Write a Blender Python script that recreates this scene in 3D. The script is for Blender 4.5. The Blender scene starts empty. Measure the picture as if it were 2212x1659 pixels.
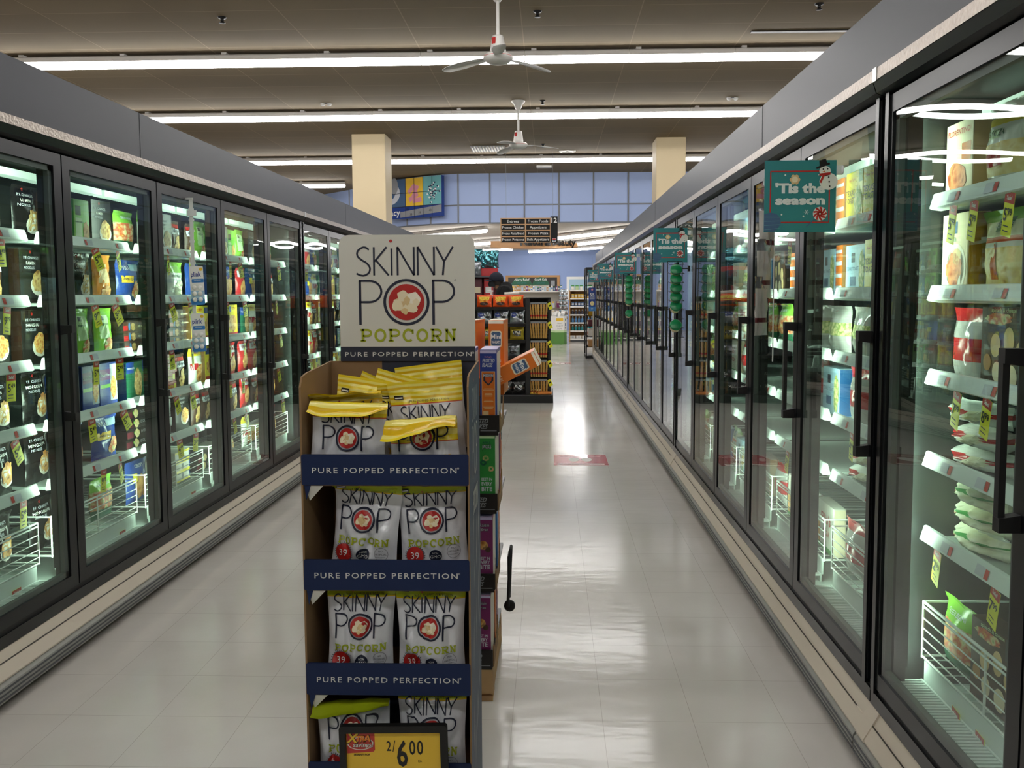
import bpy, bmesh, math, random
from mathutils import Vector, Matrix
R = math.radians
PI = math.pi
S = bpy.context.scene
COL = S.collection
rnd = random.Random(7)

# ------------------------------------------------------------------ camera, world, exposure
cd = bpy.data.cameras.new('camera'); cam = bpy.data.objects.new('camera', cd); COL.objects.link(cam)
cd.sensor_fit = 'HORIZONTAL'; cd.sensor_width = 36.0; cd.lens = 36.0*1800/2212
cd.shift_x = (1106-1135)/2212; cd.shift_y = (765-829.5)/2212
cd.clip_start = 0.02; cd.clip_end = 200
cam.matrix_world = Matrix.Translation((0, 0, 1.44)) @ Matrix.Rotation(R(1.75), 4, 'Z') @ Matrix.Rotation(R(90-4.13), 4, 'X') @ Matrix.Rotation(-.0045, 4, 'Z')
S.camera = cam
wd = bpy.data.worlds.new('world'); S.world = wd; wd.use_nodes = True
wd.node_tree.nodes['Background'].inputs[0].default_value = (.9, .95, 1, 1)
wd.node_tree.nodes['Background'].inputs[1].default_value = 0.0
S.view_settings.view_transform = 'Standard'; S.view_settings.look = 'None'
S.view_settings.exposure = 0.0; S.view_settings.gamma = 1.0
S.cycles.use_denoising = True
S.cycles.max_bounces = 8; S.cycles.diffuse_bounces = 4; S.cycles.glossy_bounces = 4; S.cycles.transparent_max_bounces = 12
S.cycles.caustics_reflective = False; S.cycles.caustics_refractive = False
S.cycles.sample_clamp_indirect = 6.0
TUBE = 23.0      # ceiling tube radiance
LED = 27.0       # freezer lamp radiance

# ------------------------------------------------------------------ materials
def lin(h):
    h = h.lstrip('#'); c = [int(h[i:i+2], 16)/255 for i in (0, 2, 4)]
    return tuple((v/12.92 if v <= .04045 else ((v+.055)/1.055)**2.4) for v in c) + (1,)
M = {}
def mat(n, col, rough=.5, metal=0., spec=.5, emit=None, es=0., bump=0., bscale=40., coat=0., vary=0., vscale=6.):
    m = bpy.data.materials.new(n); m.use_nodes = True; nt = m.node_tree; b = nt.nodes['Principled BSDF']
    c = lin(col) if isinstance(col, str) else tuple(col)
    b.inputs['Base Color'].default_value = c; b.inputs['Roughness'].default_value = rough
    b.inputs['Metallic'].default_value = metal; b.inputs['Specular IOR Level'].default_value = spec
    b.inputs['Coat Weight'].default_value = coat
    if emit:
        b.inputs['Emission Color'].default_value = lin(emit) if isinstance(emit, str) else tuple(emit); b.inputs['Emission Strength'].default_value = es
    if bump or vary:
        tc = nt.nodes.new('ShaderNodeTexCoord')
    if bump:
        no = nt.nodes.new('ShaderNodeTexNoise'); no.inputs['Scale'].default_value = bscale; no.inputs['Detail'].default_value = 2
        bp = nt.nodes.new('ShaderNodeBump'); bp.inputs['Strength'].default_value = bump; bp.inputs['Distance'].default_value = .01
        nt.links.new(tc.outputs['Object'], no.inputs['Vector']); nt.links.new(no.outputs['Fac'], bp.inputs['Height']); nt.links.new(bp.outputs[0], b.inputs['Normal'])
    if vary:
        no = nt.nodes.new('ShaderNodeTexNoise'); no.inputs['Scale'].default_value = vscale; no.inputs['Detail'].default_value = 3
        mx = nt.nodes.new('ShaderNodeMix'); mx.data_type = 'RGBA'
        mx.inputs[6].default_value = tuple(v*(1-vary) for v in c[:3])+(1,); mx.inputs[7].default_value = tuple(min(1, v*(1+vary)) for v in c[:3])+(1,)
        nt.links.new(tc.outputs['Object'], no.inputs['Vector']); nt.links.new(no.outputs['Fac'], mx.inputs[0]); nt.links.new(mx.outputs[2], b.inputs['Base Color'])
    M[n] = m; return m
def food(n, cols, scale=45.):
    m = bpy.data.materials.new(n); m.use_nodes = True; nt = m.node_tree; b = nt.nodes['Principled BSDF']; b.inputs['Roughness'].default_value = .45
    tc = nt.nodes.new('ShaderNodeTexCoord'); vo = nt.nodes.new('ShaderNodeTexVoronoi'); vo.inputs['Scale'].default_value = scale
    no = nt.nodes.new('ShaderNodeTexNoise'); no.inputs['Scale'].default_value = scale*1.3
    ad = nt.nodes.new('ShaderNodeMix'); ad.inputs[0].default_value = .5
    cr = nt.nodes.new('ShaderNodeValToRGB'); el = cr.color_ramp.elements
    while len(el) < len(cols): el.new(.5)
    for i, c in enumerate(cols): el[i].position = .18+.62*i/(len(cols)-1); el[i].color = lin(c)
    nt.links.new(tc.outputs['Object'], vo.inputs['Vector']); nt.links.new(tc.outputs['Object'], no.inputs['Vector'])
    nt.links.new(vo.outputs['Distance'], ad.inputs[2]); nt.links.new(no.outputs['Fac'], ad.inputs[3])
    nt.links.new(ad.outputs[0], cr.inputs[0]); nt.links.new(cr.outputs[0], b.inputs['Base Color'])
    M[n] = m
def glassmat(n, f0=.06, tint=(.9, .97, .94)):
    m = bpy.data.materials.new(n); m.use_nodes = True; nt = m.node_tree; nt.nodes.clear()
    o = nt.nodes.new('ShaderNodeOutputMaterial'); mx = nt.nodes.new('ShaderNodeMixShader'); tr = nt.nodes.new('ShaderNodeBsdfTransparent'); gl = nt.nodes.new('ShaderNodeBsdfGlossy')
    gl.inputs['Roughness'].default_value = .0; gl.inputs['Color'].default_value = (1, 1, 1, 1); tr.inputs['Color'].default_value = tint+(1,)
    lw = nt.nodes.new('ShaderNodeLayerWeight'); lw.inputs['Blend'].default_value = .5
    pw = nt.nodes.new('ShaderNodeMath'); pw.operation = 'POWER'; pw.inputs[1].default_value = 4.6
    ma = nt.nodes.new('ShaderNodeMath'); ma.operation = 'MULTIPLY_ADD'; ma.inputs[1].default_value = 1-f0; ma.inputs[2].default_value = f0
    nt.links.new(lw.outputs['Facing'], pw.inputs[0]); nt.links.new(pw.outputs[0], ma.inputs[0]); nt.links.new(ma.outputs[0], mx.inputs[0])
    nt.links.new(tr.outputs[0], mx.inputs[1]); nt.links.new(gl.outputs[0], mx.inputs[2]); nt.links.new(mx.outputs[0], o.inputs[0]); M[n] = m
def brickmat(n, c1, c2, mortar, bw, rh, ms, off, rough, bump=0., coat=0., wave=0., freq=2., roughvar=0.):
    m = bpy.data.materials.new(n); m.use_nodes = True; nt = m.node_tree; b = nt.nodes['Principled BSDF']
    tc = nt.nodes.new('ShaderNodeTexCoord'); mp = nt.nodes.new('ShaderNodeMapping'); mp.inputs['Location'].default_value = off
    br = nt.nodes.new('ShaderNodeTexBrick'); br.offset = 0.; br.squash = 1.
    for k, v in (('Scale', 1.), ('Mortar Size', ms), ('Mortar Smooth', .1), ('Brick Width', bw), ('Row Height', rh), ('Bias', 0.)): br.inputs[k].default_value = v
    br.inputs['Color1'].default_value = lin(c1); br.inputs['Color2'].default_value = lin(c2); br.inputs['Mortar'].default_value = lin(mortar)
    no = nt.nodes.new('ShaderNodeTexNoise'); no.inputs['Scale'].default_value = freq; no.inputs['Detail'].default_value = 5
    mx = nt.nodes.new('ShaderNodeMix'); mx.data_type = 'RGBA'; mx.blend_type = 'MULTIPLY'; mx.inputs[0].default_value = 1.
    cr = nt.nodes.new('ShaderNodeValToRGB'); cr.color_ramp.elements[0].color = (.86, .85, .83, 1); cr.color_ramp.elements[1].color = (1, 1, 1, 1); cr.color_ramp.elements[0].position = .3; cr.color_ramp.elements[1].position = .65
    L = nt.links.new
    L(tc.outputs['Object'], mp.inputs[0]); L(mp.outputs[0], br.inputs['Vector']); L(tc.outputs['Object'], no.inputs['Vector'])
    L(no.outputs['Fac'], cr.inputs[0]); L(br.outputs['Color'], mx.inputs[6]); L(cr.outputs[0], mx.inputs[7]); L(mx.outputs[2], b.inputs['Base Color'])
    b.inputs['Roughness'].default_value = rough; b.inputs['Coat Weight'].default_value = coat; b.inputs['Coat Roughness'].default_value = .06
    if roughvar:
        mr = nt.nodes.new('ShaderNodeMapRange'); mr.inputs['To Min'].default_value = rough-roughvar; mr.inputs['To Max'].default_value = rough+roughvar
        n3 = nt.nodes.new('ShaderNodeTexNoise'); n3.inputs['Scale'].default_value = 1.3; n3.inputs['Detail'].default_value = 6
        L(tc.outputs['Object'], n3.inputs['Vector']); L(n3.outputs['Fac'], mr.inputs['Value']); L(mr.outputs[0], b.inputs['Roughness'])
    if wave:
        n2 = nt.nodes.new('ShaderNodeTexNoise'); n2.inputs['Scale'].default_value = 7.; n2.inputs['Detail'].default_value = 3
        bp = nt.nodes.new('ShaderNodeBump'); bp.inputs['Strength'].default_value = wave; bp.inputs['Distance'].default_value = .01
        mp2 = nt.nodes.new('ShaderNodeMapping'); mp2.inputs['Scale'].default_value = (1., 2.2, 1.)
        L(tc.outputs['Object'], mp2.inputs[0]); L(mp2.outputs[0], n2.inputs['Vector']); L(n2.outputs['Fac'], bp.inputs['Height']); L(bp.outputs[0], b.inputs['Normal'])
        if coat: L(bp.outputs[0], b.inputs['Coat Normal'])
    M[n] = m

brickmat('floor_tile', '#d5d1cb', '#d3cfc9', '#b4aea6', .3048, .3048, .0010, (-.172, -2.725+.3048*40, 0), .14, wave=.09, freq=1.5, roughvar=.07)
brickmat('ceiling_panel', '#827358', '#796a51', '#98876c', 1.22, .61, .006, (.3+1.22*10, .0, 0), .9, freq=.6)
for n, c, kw in [
    ('wall_beige', '#b3a48f', {}), ('wall_blue', '#93a8d6', dict(rough=.7)), ('panel_blue', '#a3b6e0', dict(rough=.6)), ('joint_grey', '#6d7077', {}),
    ('low_ceiling', '#c9c2b8', dict(rough=.9)), ('column', '#e0cda6', dict(rough=.6)), ('soffit', '#2a2d38', dict(rough=.4, spec=.32)), ('steel', '#a69c92', dict(rough=.34, metal=.75, bump=.25, bscale=90, vary=.2, vscale=60)),
    ('fblack', '#0b0c0e', dict(rough=.25, spec=.5)), ('fdark', '#0f1011', dict(rough=.45, spec=.3)), ('gasket', '#4a514e', dict(rough=.5)), ('kick', '#131312', dict(rough=.6)), ('bumper', '#94958f', dict(rough=.45, vary=.12, vscale=30)),
    ('lowpanel', '#cfc5b5', dict(rough=.4)), ('groove', '#3a352f', {}), ('liner', '#2c302f', dict(rough=.45)), ('liner_dark', '#3b3f3f', dict(rough=.6)), ('rail', '#dfe8e4', dict(rough=.3)), ('shelfm', '#aab4af', dict(rough=.4)), ('wire', '#e8eee9', dict(rough=.3)),
    ('white', '#efefec', dict(rough=.5)), ('offwhite', '#dedad0', dict(rough=.5)), ('black', '#0e0e0f', dict(rough=.5)), ('ink', '#151b33', dict(rough=.5)), ('navy', '#16264d', dict(rough=.5, spec=.3)), ('navyside', '#394660', dict(rough=.5, spec=.3)), ('navydark', '#23283a', dict(rough=.5)),
    ('kraft', '#8a6c4a', dict(rough=.8, vary=.06)), ('cardwhite', '#d8d5cc', dict(rough=.55)), ('lettergrey', '#d9d9d6', dict(rough=.5)), ('lime', '#a3ad1e', dict(rough=.4)), ('redlogo', '#b8231f', dict(rough=.4)), ('cream', '#f2e3c2', dict(rough=.5)), ('cream2', '#e2c48f', dict(rough=.5)), ('cream3', '#fbf3e0', dict(rough=.5)),
    ('film', '#d6d7dd', dict(rough=.16, coat=.4, bump=.55, bscale=22)), ('filmy1', '#e8d12c', dict(rough=.22, bump=.25, bscale=22)), ('filmy2', '#efe27a', dict(rough=.22, bump=.25, bscale=22)), ('filmy3', '#dfb81b', dict(rough=.22, bump=.25, bscale=22)), ('filmlime', '#a9b81f', dict(rough=.25, bump=.25, bscale=22)),
    ('signyellow', '#eec23c', dict(rough=.4)), ('signred', '#c23a33', dict(rough=.4)), ('tagyellow', '#f2ef35', dict(rough=.4)), ('tagred', '#c4352c', dict(rough=.4)), ('rust', '#c9541f', {}), ('orange', '#d9701f', dict(rough=.35)), ('orange2', '#e88a35', dict(rough=.4)),
    ('blue', '#22408c', dict(rough=.3)), ('royal', '#2b3f92', dict(rough=.35)), ('blue2', '#3f7fc4', dict(rough=.3)), ('ltblue', '#a9cbe0', dict(rough=.35)), ('green', '#2f8d3c', dict(rough=.35)), ('green2', '#7cc043', dict(rough=.3)), ('dgreen', '#1f5f44', dict(rough=.3)), ('palegreen', '#c6e0b0', dict(rough=.3)),
    ('purple', '#6a2473', dict(rough=.35)), ('plum', '#7d2a63', dict(rough=.4)), ('red', '#b3242a', dict(rough=.3)), ('maroon', '#5a1f2a', dict(rough=.4)), ('yellow', '#edd83a', dict(rough=.3)), ('gold', '#b98f24', dict(rough=.25, metal=.5)), ('brown', '#4a3226', dict(rough=.4)), ('tan', '#b98a55', dict(rough=.5)), ('pink', '#d98fa0', {}), ('lav', '#c9c0e2', {}),
    ('boxblack', '#1a1715', dict(rough=.3)), ('filmblack', '#161414', dict(rough=.2, bump=.25, bscale=25)), ('filmgreen', '#86bf45', dict(rough=.2, bump=.25, bscale=25)), ('filmblue', '#2c4a96', dict(rough=.2, bump=.25, bscale=25)), ('filmwhite', '#dfe3dc', dict(rough=.2, bump=.25, bscale=25)), ('filmred', '#b92a2c', dict(rough=.2, bump=.25, bscale=25)), ('filmorange', '#d98a3c', dict(rough=.2, bump=.25, bscale=25)), ('filmsilver', '#9b9fa6', dict(rough=.22, metal=.7, bump=.4, bscale=25)), ('filmteal', '#5f9fa8', dict(rough=.18, metal=.8, bump=.5, bscale=18)), ('filmgold', '#b29a2c', dict(rough=.22, metal=.4, bump=.3, bscale=25)),
    ('filmor', '#e2521c', dict(rough=.25, bump=.3, bscale=25)), ('clearbag', '#b9b6b2', dict(rough=.12, bump=.4, bscale=25)), ('teal', '#34838a', dict(rough=.5, spec=.3)), ('teal2', '#6fb4b8', {}), ('snow', '#e6e9ea', {}), ('slate', '#3f5f86', {}), ('wood', '#d9a877', dict(rough=.5, vary=.08, vscale=8)), ('pallet', '#b8946a', dict(rough=.8, vary=.15, vscale=14)), ('greenlid', '#10804e', dict(rough=.3)), ('jar', '#d8c79c', dict(rough=.15)),
    ('metal', '#b8bab8', dict(rough=.3, metal=.9)), ('fanwhite', '#d9d7d2', dict(rough=.4)), ('plastic', '#dfe2e2', dict(rough=.2)), ('skin', '#b98768', dict(rough=.5)), ('hoodie', '#0d0d10', dict(rough=.9)), ('cap', '#161a2b', dict(rough=.85)), ('jeans', '#1d2233', dict(rough=.9)), ('shoe', '#202020', dict(rough=.6)), ('hair', '#20150f', dict(rough=.7)), ('mask', '#202226', dict(rough=.8)),
    ('gondola', '#0f1011', dict(rough=.4)), ('decal', '#b5343c', dict(rough=.25, coat=.3)), ('grey', '#8f9296', {}), ('dgrey', '#4a4c50', {}), ('stick', '#b98f4a', dict(rough=.3)), ('tealbot', '#1f7f84', dict(rough=.2)), ('bluebot', '#4f7fae', dict(rough=.2)), ('rubber', '#0b0b0b', dict(rough=.7)), ('hilite', '#c9cdd6', dict(rough=.5)),  # the last one is plain pale grey for print and labels
    ('housing', '#e8e6e4', dict(rough=.4)), ('postc', '#0f1114', dict(rough=.28, spec=.35))]:
    mat(n, c, **kw)
mat('bingreen', '#5a8f45', .5)
mat('tube', '#ffffff', .5, emit=(1, .98, .96, 1), es=TUBE)
mat('led', '#ffffff', .5, emit=(.78, 1, .80, 1), es=LED)
mat('ledtop', '#ffffff', .5, emit=(.70, 1, .78, 1), es=.75)
food('f_noodle', ['#5a3a1c', '#a8793c', '#d9b878', '#7c4a22']); food('f_rice', ['#8a4a1e', '#d98c3a', '#f0c878', '#b5602a'], 70); food('f_chicken', ['#6a3a1c', '#b5763a', '#d9a866', '#8c5026'], 30)
food('f_ravioli', ['#b5893f', '#e8cf85', '#f5e6b0', '#c99f50'], 28); food('f_veg', ['#4f8a35', '#d9d09a', '#c44a2a', '#e8c860'], 40); food('f_dump', ['#a9ab84', '#e2e0c0', '#eff0d8', '#b9bb90'], 22); food('f_pepper', ['#5a2a1c', '#a34a2a', '#d98a5a', '#7c2a1c'], 34); food('f_loop', ['#c46a4a', '#e0a080', '#6fae5a', '#d98a6a'], 60); food('f_flake', ['#6a3f20', '#b97a35', '#d9a860', '#4a2c20'], 45); food('f_herb', ['#c9c08a', '#efe2a8', '#7f9a45', '#e0c878'], 60)
glassmat('glass', .022)

# ------------------------------------------------------------------ mesh builder
def text2d(s, bold=0., shear=0., spacing=1., _c={}):
    k = (s, bold, shear, spacing)
    if k not in _c:
        cu = bpy.data.curves.new('t', 'FONT'); cu.body = s; cu.size = 1.; cu.resolution_u = 2; cu.offset = bold; cu.shear = shear; cu.space_character = spacing; cu.fill_mode = 'FRONT'
        o = bpy.data.objects.new('t', cu); me = o.to_mesh()
        vs = [(v.co.x, v.co.y) for v in me.vertices]; fs = [tuple(p.vertices) for p in me.polygons]
        o.to_mesh_clear(); bpy.data.objects.remove(o); bpy.data.curves.remove(cu)
        x0 = min((v[0] for v in vs), default=0); x1 = max((v[0] for v in vs), default=1)
        _c[k] = ([(v[0]-x0, v[1]) for v in vs], fs, x1-x0)
    return _c[k]
def smooth(pts, n=4, closed=False):
    out = []; N = len(pts)
    for i in range(N if closed else N-1):
        if closed: p0, p1, p2, p3 = pts[i-1], pts[i], pts[(i+1) % N], pts[(i+2) % N]
        else: p0, p1, p2, p3 = pts[max(i-1, 0)], pts[i], pts[i+1], pts[min(i+2, N-1)]
        for k in range(n):
            t = k/n
            out.append(tuple(.5*(2*b+(c-a)*t+(2*a-5*b+4*c-d)*t*t+(3*b-a-3*c+d)*t**3) for a, b, c, d in zip(p0, p1, p2, p3)))
    if not closed: out.append(tuple(pts[-1]))
    return out
class MB:
    def __init__(s): s.v = []; s.f = []; s.m = []; s.s = []
    def add(s, vs, fs, m, sm=False):
        b = len(s.v); s.v += [tuple(v) for v in vs]
        for i, f in enumerate(fs):
            s.f.append(tuple(b+j for j in f)); s.m.append(m if isinstance(m, str) else m[i]); s.s.append(sm)
    def box(s, x0, x1, y0, y1, z0, z1, m, T=None):
        v = [(x, y, z) for z in (z0, z1) for y in (y0, y1) for x in (x0, x1)]
        if T is not None: v = [T @ Vector(p) for p in v]
        s.add(v, [(0, 2, 3, 1), (4, 5, 7, 6), (0, 1, 5, 4), (2, 6, 7, 3), (0, 4, 6, 2), (1, 3, 7, 5)], m)
    def bbox(s, x0, x1, y0, y1, z0, z1, m, r=.004, T=None):      # bevelled box
        bm = bmesh.new(); bmesh.ops.create_cube(bm, size=1.)
        for v in bm.verts: v.co = Vector(((x0+x1)/2+v.co.x*(x1-x0), (y0+y1)/2+v.co.y*(y1-y0), (z0+z1)/2+v.co.z*(z1-z0)))
        bmesh.ops.bevel(bm, geom=bm.edges[:], offset=r, segments=2, affect='EDGES', profile=.5)
        bm.verts.index_update(); vs = [v.co.copy() for v in bm.verts]
        if T is not None: vs = [T @ v for v in vs]
        s.add(vs, [tuple(v.index for v in f.verts) for f in bm.faces], m); bm.free()
    def prof(s, pts, axis_fn, a0, a1, m, cap=True, sm=False):         # 2D profile extruded; axis_fn(p, q, a) -> point
        n = len(pts); vs = [axis_fn(p, q, a0) for p, q in pts]+[axis_fn(p, q, a1) for p, q in pts]
        fs = [(i, (i+1) % n, n+(i+1) % n, n+i) for i in range(n)]
        if cap: fs += [tuple(range(n)), tuple(range(2*n-1, n-1, -1))]
        s.add(vs, fs, m, sm)
    def tube(s, pts, r, m, n=6, closed=False, cap=True):
        pts = [Vector(p) for p in pts]; N = len(pts); rings = []; up = None
        for i, p in enumerate(pts):
            a = pts[i-1] if (i or closed) else p; c = pts[(i+1) % N] if (i < N-1 or closed) else p
            d = (c-a).normalized()
            if up is None: up = Vector((0, 0, 1)) if abs(d.z) < .9 else Vector((1, 0, 0))
            u = d.cross(up); u = u.normalized() if u.length > 1e-6 else d.orthogonal().normalized(); w = u.cross(d).normalized(); up = w
            rr = r[i] if isinstance(r, (list, tuple)) else r
            rings.append([p+(u*math.cos(2*PI*k/n)+w*math.sin(2*PI*k/n))*rr for k in range(n)])
        vs = [v for g in rings for v in g]; fs = []
        for i in range(N if closed else N-1):
            j = (i+1) % N
            for k in range(n): fs.append((i*n+k, i*n+(k+1) % n, j*n+(k+1) % n, j*n+k))
        s.add(vs, fs, m, True)
        if cap and not closed: s.add(rings[0], [tuple(range(n))], m); s.add(rings[-1], [tuple(range(n))], m)
    def lathe(s, prof, m, n=20, o=(0, 0, 0), T=None, sm=True):          # (r, z) about z
        vs = []; fs = []
        for r, z in prof: vs += [(o[0]+r*math.cos(2*PI*k/n), o[1]+r*math.sin(2*PI*k/n), o[2]+z) for k in range(n)]
        for i in range(len(prof)-1):
            for k in range(n): fs.append((i*n+k, i*n+(k+1) % n, (i+1)*n+(k+1) % n, (i+1)*n+k))
        if T is not None: vs = [T @ Vector(v) for v in vs]
        s.add(vs, fs, m, sm)
    # flat artwork: put(x, z, k) turns artwork metres into a point on the surface, k = layer
    def poly(s, pts, m, put, k=1): s.add([put(x, z, k) for x, z in pts], [tuple(range(len(pts)))], m)
    def rect(s, x0, x1, z0, z1, m, put, k=1, nx=1, nz=1):
        vs = [put(x0+(x1-x0)*i/nx, z0+(z1-z0)*j/nz, k) for j in range(nz+1) for i in range(nx+1)]
        s.add(vs, [(j*(nx+1)+i, j*(nx+1)+i+1, (j+1)*(nx+1)+i+1, (j+1)*(nx+1)+i) for j in range(nz) for i in range(nx)], m)
    def disc(s, cx, cz, rx, rz, m, put, k=1, n=20, nr=1, rin=0.):
        vs = []; fs = []
        st = 0
        if rin == 0: vs.append(put(cx, cz, k)); st = 1
        for j in range(nr+1 if rin else nr):
            t = (rin+(1-rin)*j/nr) if rin else (j+1)/nr
            vs += [put(cx+rx*t*math.cos(2*PI*i/n), cz+rz*t*math.sin(2*PI*i/n), k) for i in range(n)]
        if rin == 0: fs += [(0, 1+i, 1+(i+1) % n) for i in range(n)]
        for j in range(nr if rin else nr-1):
            a = st+j*n; fs += [(a+i, a+(i+1) % n, a+n+(i+1) % n, a+n+i) for i in range(n)]
        s.add(vs, fs, m)
    def ribbon(s, pts, w, m, put, k=1, closed=False, maxl=.02):
        P = []
        N = len(pts)
        for i in range(N if closed else N-1):
            a, b = pts[i], pts[(i+1) % N]; L = math.hypot(b[0]-a[0], b[1]-a[1]); q = max(1, int(L/maxl))
            P += [(a[0]+(b[0]-a[0])*t/q, a[1]+(b[1]-a[1])*t/q) for t in range(q)]
        if not closed: P.append(pts[-1])
        n = len(P); vs = []
        for i, p in enumerate(P):
            a = P[i-1] if (i or closed) else p; c = P[(i+1) % n] if (i < n-1 or closed) else p
            dx, dz = c[0]-a[0], c[1]-a[1]; L = math.hypot(dx, dz) or 1; nx, nz = -dz/L*w/2, dx/L*w/2
            vs += [put(p[0]+nx, p[1]+nz, k), put(p[0]-nx, p[1]-nz, k)]
        s.add(vs, [(2*i, 2*i+1, (2*((i+1) % n))+1, 2*((i+1) % n)) for i in range(n if closed else n-1)], m)
    def text(s, t, h, m, put, cx=0, cz=0, k=2, al='C', bold=0., shear=0., sp=1., width=None, rot=0.):
        vs, fs, w = text2d(t, bold, shear, sp); sc = h/.70; sx = sc if width is None else width/w
        ox = {'C': -w*sx/2, 'L': 0, 'R': -w*sx}[al]; c, si = math.cos(rot), math.sin(rot)
        pts = [(ox+x*sx, y*sc) for x, y in vs]
        s.add([put(cx+x*c-z*si, cz+x*si+z*c, k) for x, z in pts], fs, m)
    def mesh(s, name):
        me = bpy.data.meshes.new(name); me.from_pydata(s.v, [], s.f); ms = []
        for n in s.m:
            if n not in ms: ms.append(n)
        for n in ms: me.materials.append(M[n])
        ix = {n: i for i, n in enumerate(ms)}
        me.polygons.foreach_set('material_index', [ix[n] for n in s.m]); me.polygons.foreach_set('use_smooth', s.s); me.update(); return me
    def build(s, name, parent=None, **kw): return obj(name, s.mesh(name), parent, **kw)
SEEN = {}
def props(o, label=None, cat=None, group=None, kind=None):
    if label:
        o['label'] = label
        if cat: SEEN.setdefault(label, []).append(group)
    if cat: o['category'] = cat
    if group: o['group'] = group
    if kind: o['kind'] = kind
    return o
def wm(o):
    b = Matrix.LocRotScale(o.location, o.rotation_euler, o.scale)
    return wm(o.parent) @ o.matrix_parent_inverse @ b if o.parent else b
def obj(name, data, parent=None, loc=None, rot=None, label=None, cat=None, group=None, kind=None, world=False):
    o = bpy.data.objects.new(name, data); COL.objects.link(o)
    if loc is not None: o.location = loc
    if rot is not None: o.rotation_euler = rot
    if parent is not None:
        o.parent = parent
        if world: o.matrix_parent_inverse = wm(parent).inverted()
    return props(o, label, cat, group, kind)
def thing(name, loc, label, cat, group=None, rot=None): return obj(name, None, None, loc, rot, label, cat, group)
def dup(root, loc=None, rot=None, label=None, group=None):
    c = root.copy(); COL.objects.link(c)
    if loc is not None: c.location = loc
    if rot is not None: c.rotation_euler = rot
    if label: props(c, label, c.get('category'), group or c.get('group'))
    for ch in root.children:
        d = ch.copy(); COL.objects.link(d); d.parent = c; d.matrix_parent_inverse = ch.matrix_parent_inverse.copy()
        for g in ch.children:
            e = g.copy(); COL.objects.link(e); e.parent = d; e.matrix_parent_inverse = g.matrix_parent_inverse.copy()
    return c
ORD = ['first', 'second', 'third', 'fourth', 'fifth', 'sixth', 'seventh', 'eighth', 'ninth', 'tenth', 'eleventh', 'twelfth', 'thirteenth', 'fourteenth', 'fifteenth', 'sixteenth']
def flat(cx, y, cz, d=.0006): return lambda x, z, k=1: Vector((cx+x, y-d*k, cz+z))     # artwork plane facing -y

# ------------------------------------------------------------------ the room
XL, XR = -1.936, .9686          # outer planes of the freezer doors
YJ, BAY = 2.48, .797            # a case joint, and the width of one door
CEIL = 4.30
def struct(name, mb): return mb.build(name, kind='structure')
m = MB(); m.box(-12, 12, -9, 33, -.1, 0, 'floor_tile'); struct('floor', m)
m = MB(); m.box(-12, 12, -9, 24.5, CEIL, CEIL+.1, 'ceiling_panel'); struct('ceiling', m)
m = MB(); m.box(-12.1, -12, -9, 33, 0, CEIL, 'wall_beige'); struct('wall_left', m)
m = MB(); m.box(12, 12.1, -9, 33, 0, CEIL, 'wall_beige'); struct('wall_right', m)
m = MB(); m.box(-12, 12, -9.1, -9, 0, CEIL, 'wall_beige'); struct('wall_front', m)
m = MB(); m.box(-12, 12, 32.5, 32.6, 0, 3.2, 'wall_blue'); struct('wall_back', m)
# the curved blue bulkhead above the pharmacy, panels with grey joints
arc = [(12, 20), (2.66, 20), (1.84, 20), (1.02, 20), (.2, 20), (-.62, 20), (-1.44, 20), (-2.2, 20.03), (-2.9, 20.3), (-3.55, 20.75), (-4.2, 21.35), (-4.85, 22.1), (-5.5, 22.9), (-7, 24.4), (-12, 24.4)]
m = MB()
for (xa, ya), (xb, yb) in zip(arc, arc[1:]):
    m.add([(xa, ya, 3.13), (xb, yb, 3.13), (xb, yb, CEIL), (xa, ya, CEIL), (xa, ya+.15, 3.13), (xb, yb+.15, 3.13), (xb, yb+.15, CEIL), (xa, ya+.15, CEIL)], [(0, 1, 2, 3), (5, 4, 7, 6), (0, 4, 5, 1)], 'panel_blue')
    m.add([(xa, ya-.012, 3.54), (xb, yb-.012, 3.54), (xb, yb-.012, 3.575), (xa, ya-.012, 3.575)], [(0, 1, 2, 3)], 'joint_grey')
    m.add([(xa, ya-.012, 3.11), (xb, yb-.012, 3.11), (xb, yb-.012, 3.145), (xa, ya-.012, 3.145)], [(0, 1, 2, 3)], 'joint_grey')
for x, y in arc[1:-1]: m.box(x-.018, x+.018, y-.02, y+.01, 3.13, CEIL, 'joint_grey')
struct('wall_bulkhead', m)
m = MB()
m.add([(x, y+.16, 3.13) for x, y in arc]+[(x, 33, 3.13) for x, y in arc], [(i, i+1, len(arc)+i+1, len(arc)+i) for i in range(len(arc)-1)], 'low_ceiling')
struct('ceiling_low', m)
for n, x0, x1, y0 in (('pillar_left', -3.545, -2.945, 15.0), ('pillar_right', 1.945, 2.487, 15.6)):
    m = MB(); m.bbox(x0, x1, y0, y0+.6, 0, CEIL-.001, 'column', .012); struct(n, m)
for n, x0, x1, xs in (('trim_1', -2.76, -1.95, -1.95), ('trim_2', .985, 1.8, .985)):
    m = MB(); m.box(x0, x1, -5.48, 18.42, 2.077, 2.305, 'soffit')
    for k in range(7):
        y = -5.4+k*3.985+1.4; m.box(xs-.0015, xs+.0015, y-.002, y+.002, 2.078, 2.3045, 'dgrey')
    struct(n, m)

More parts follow.
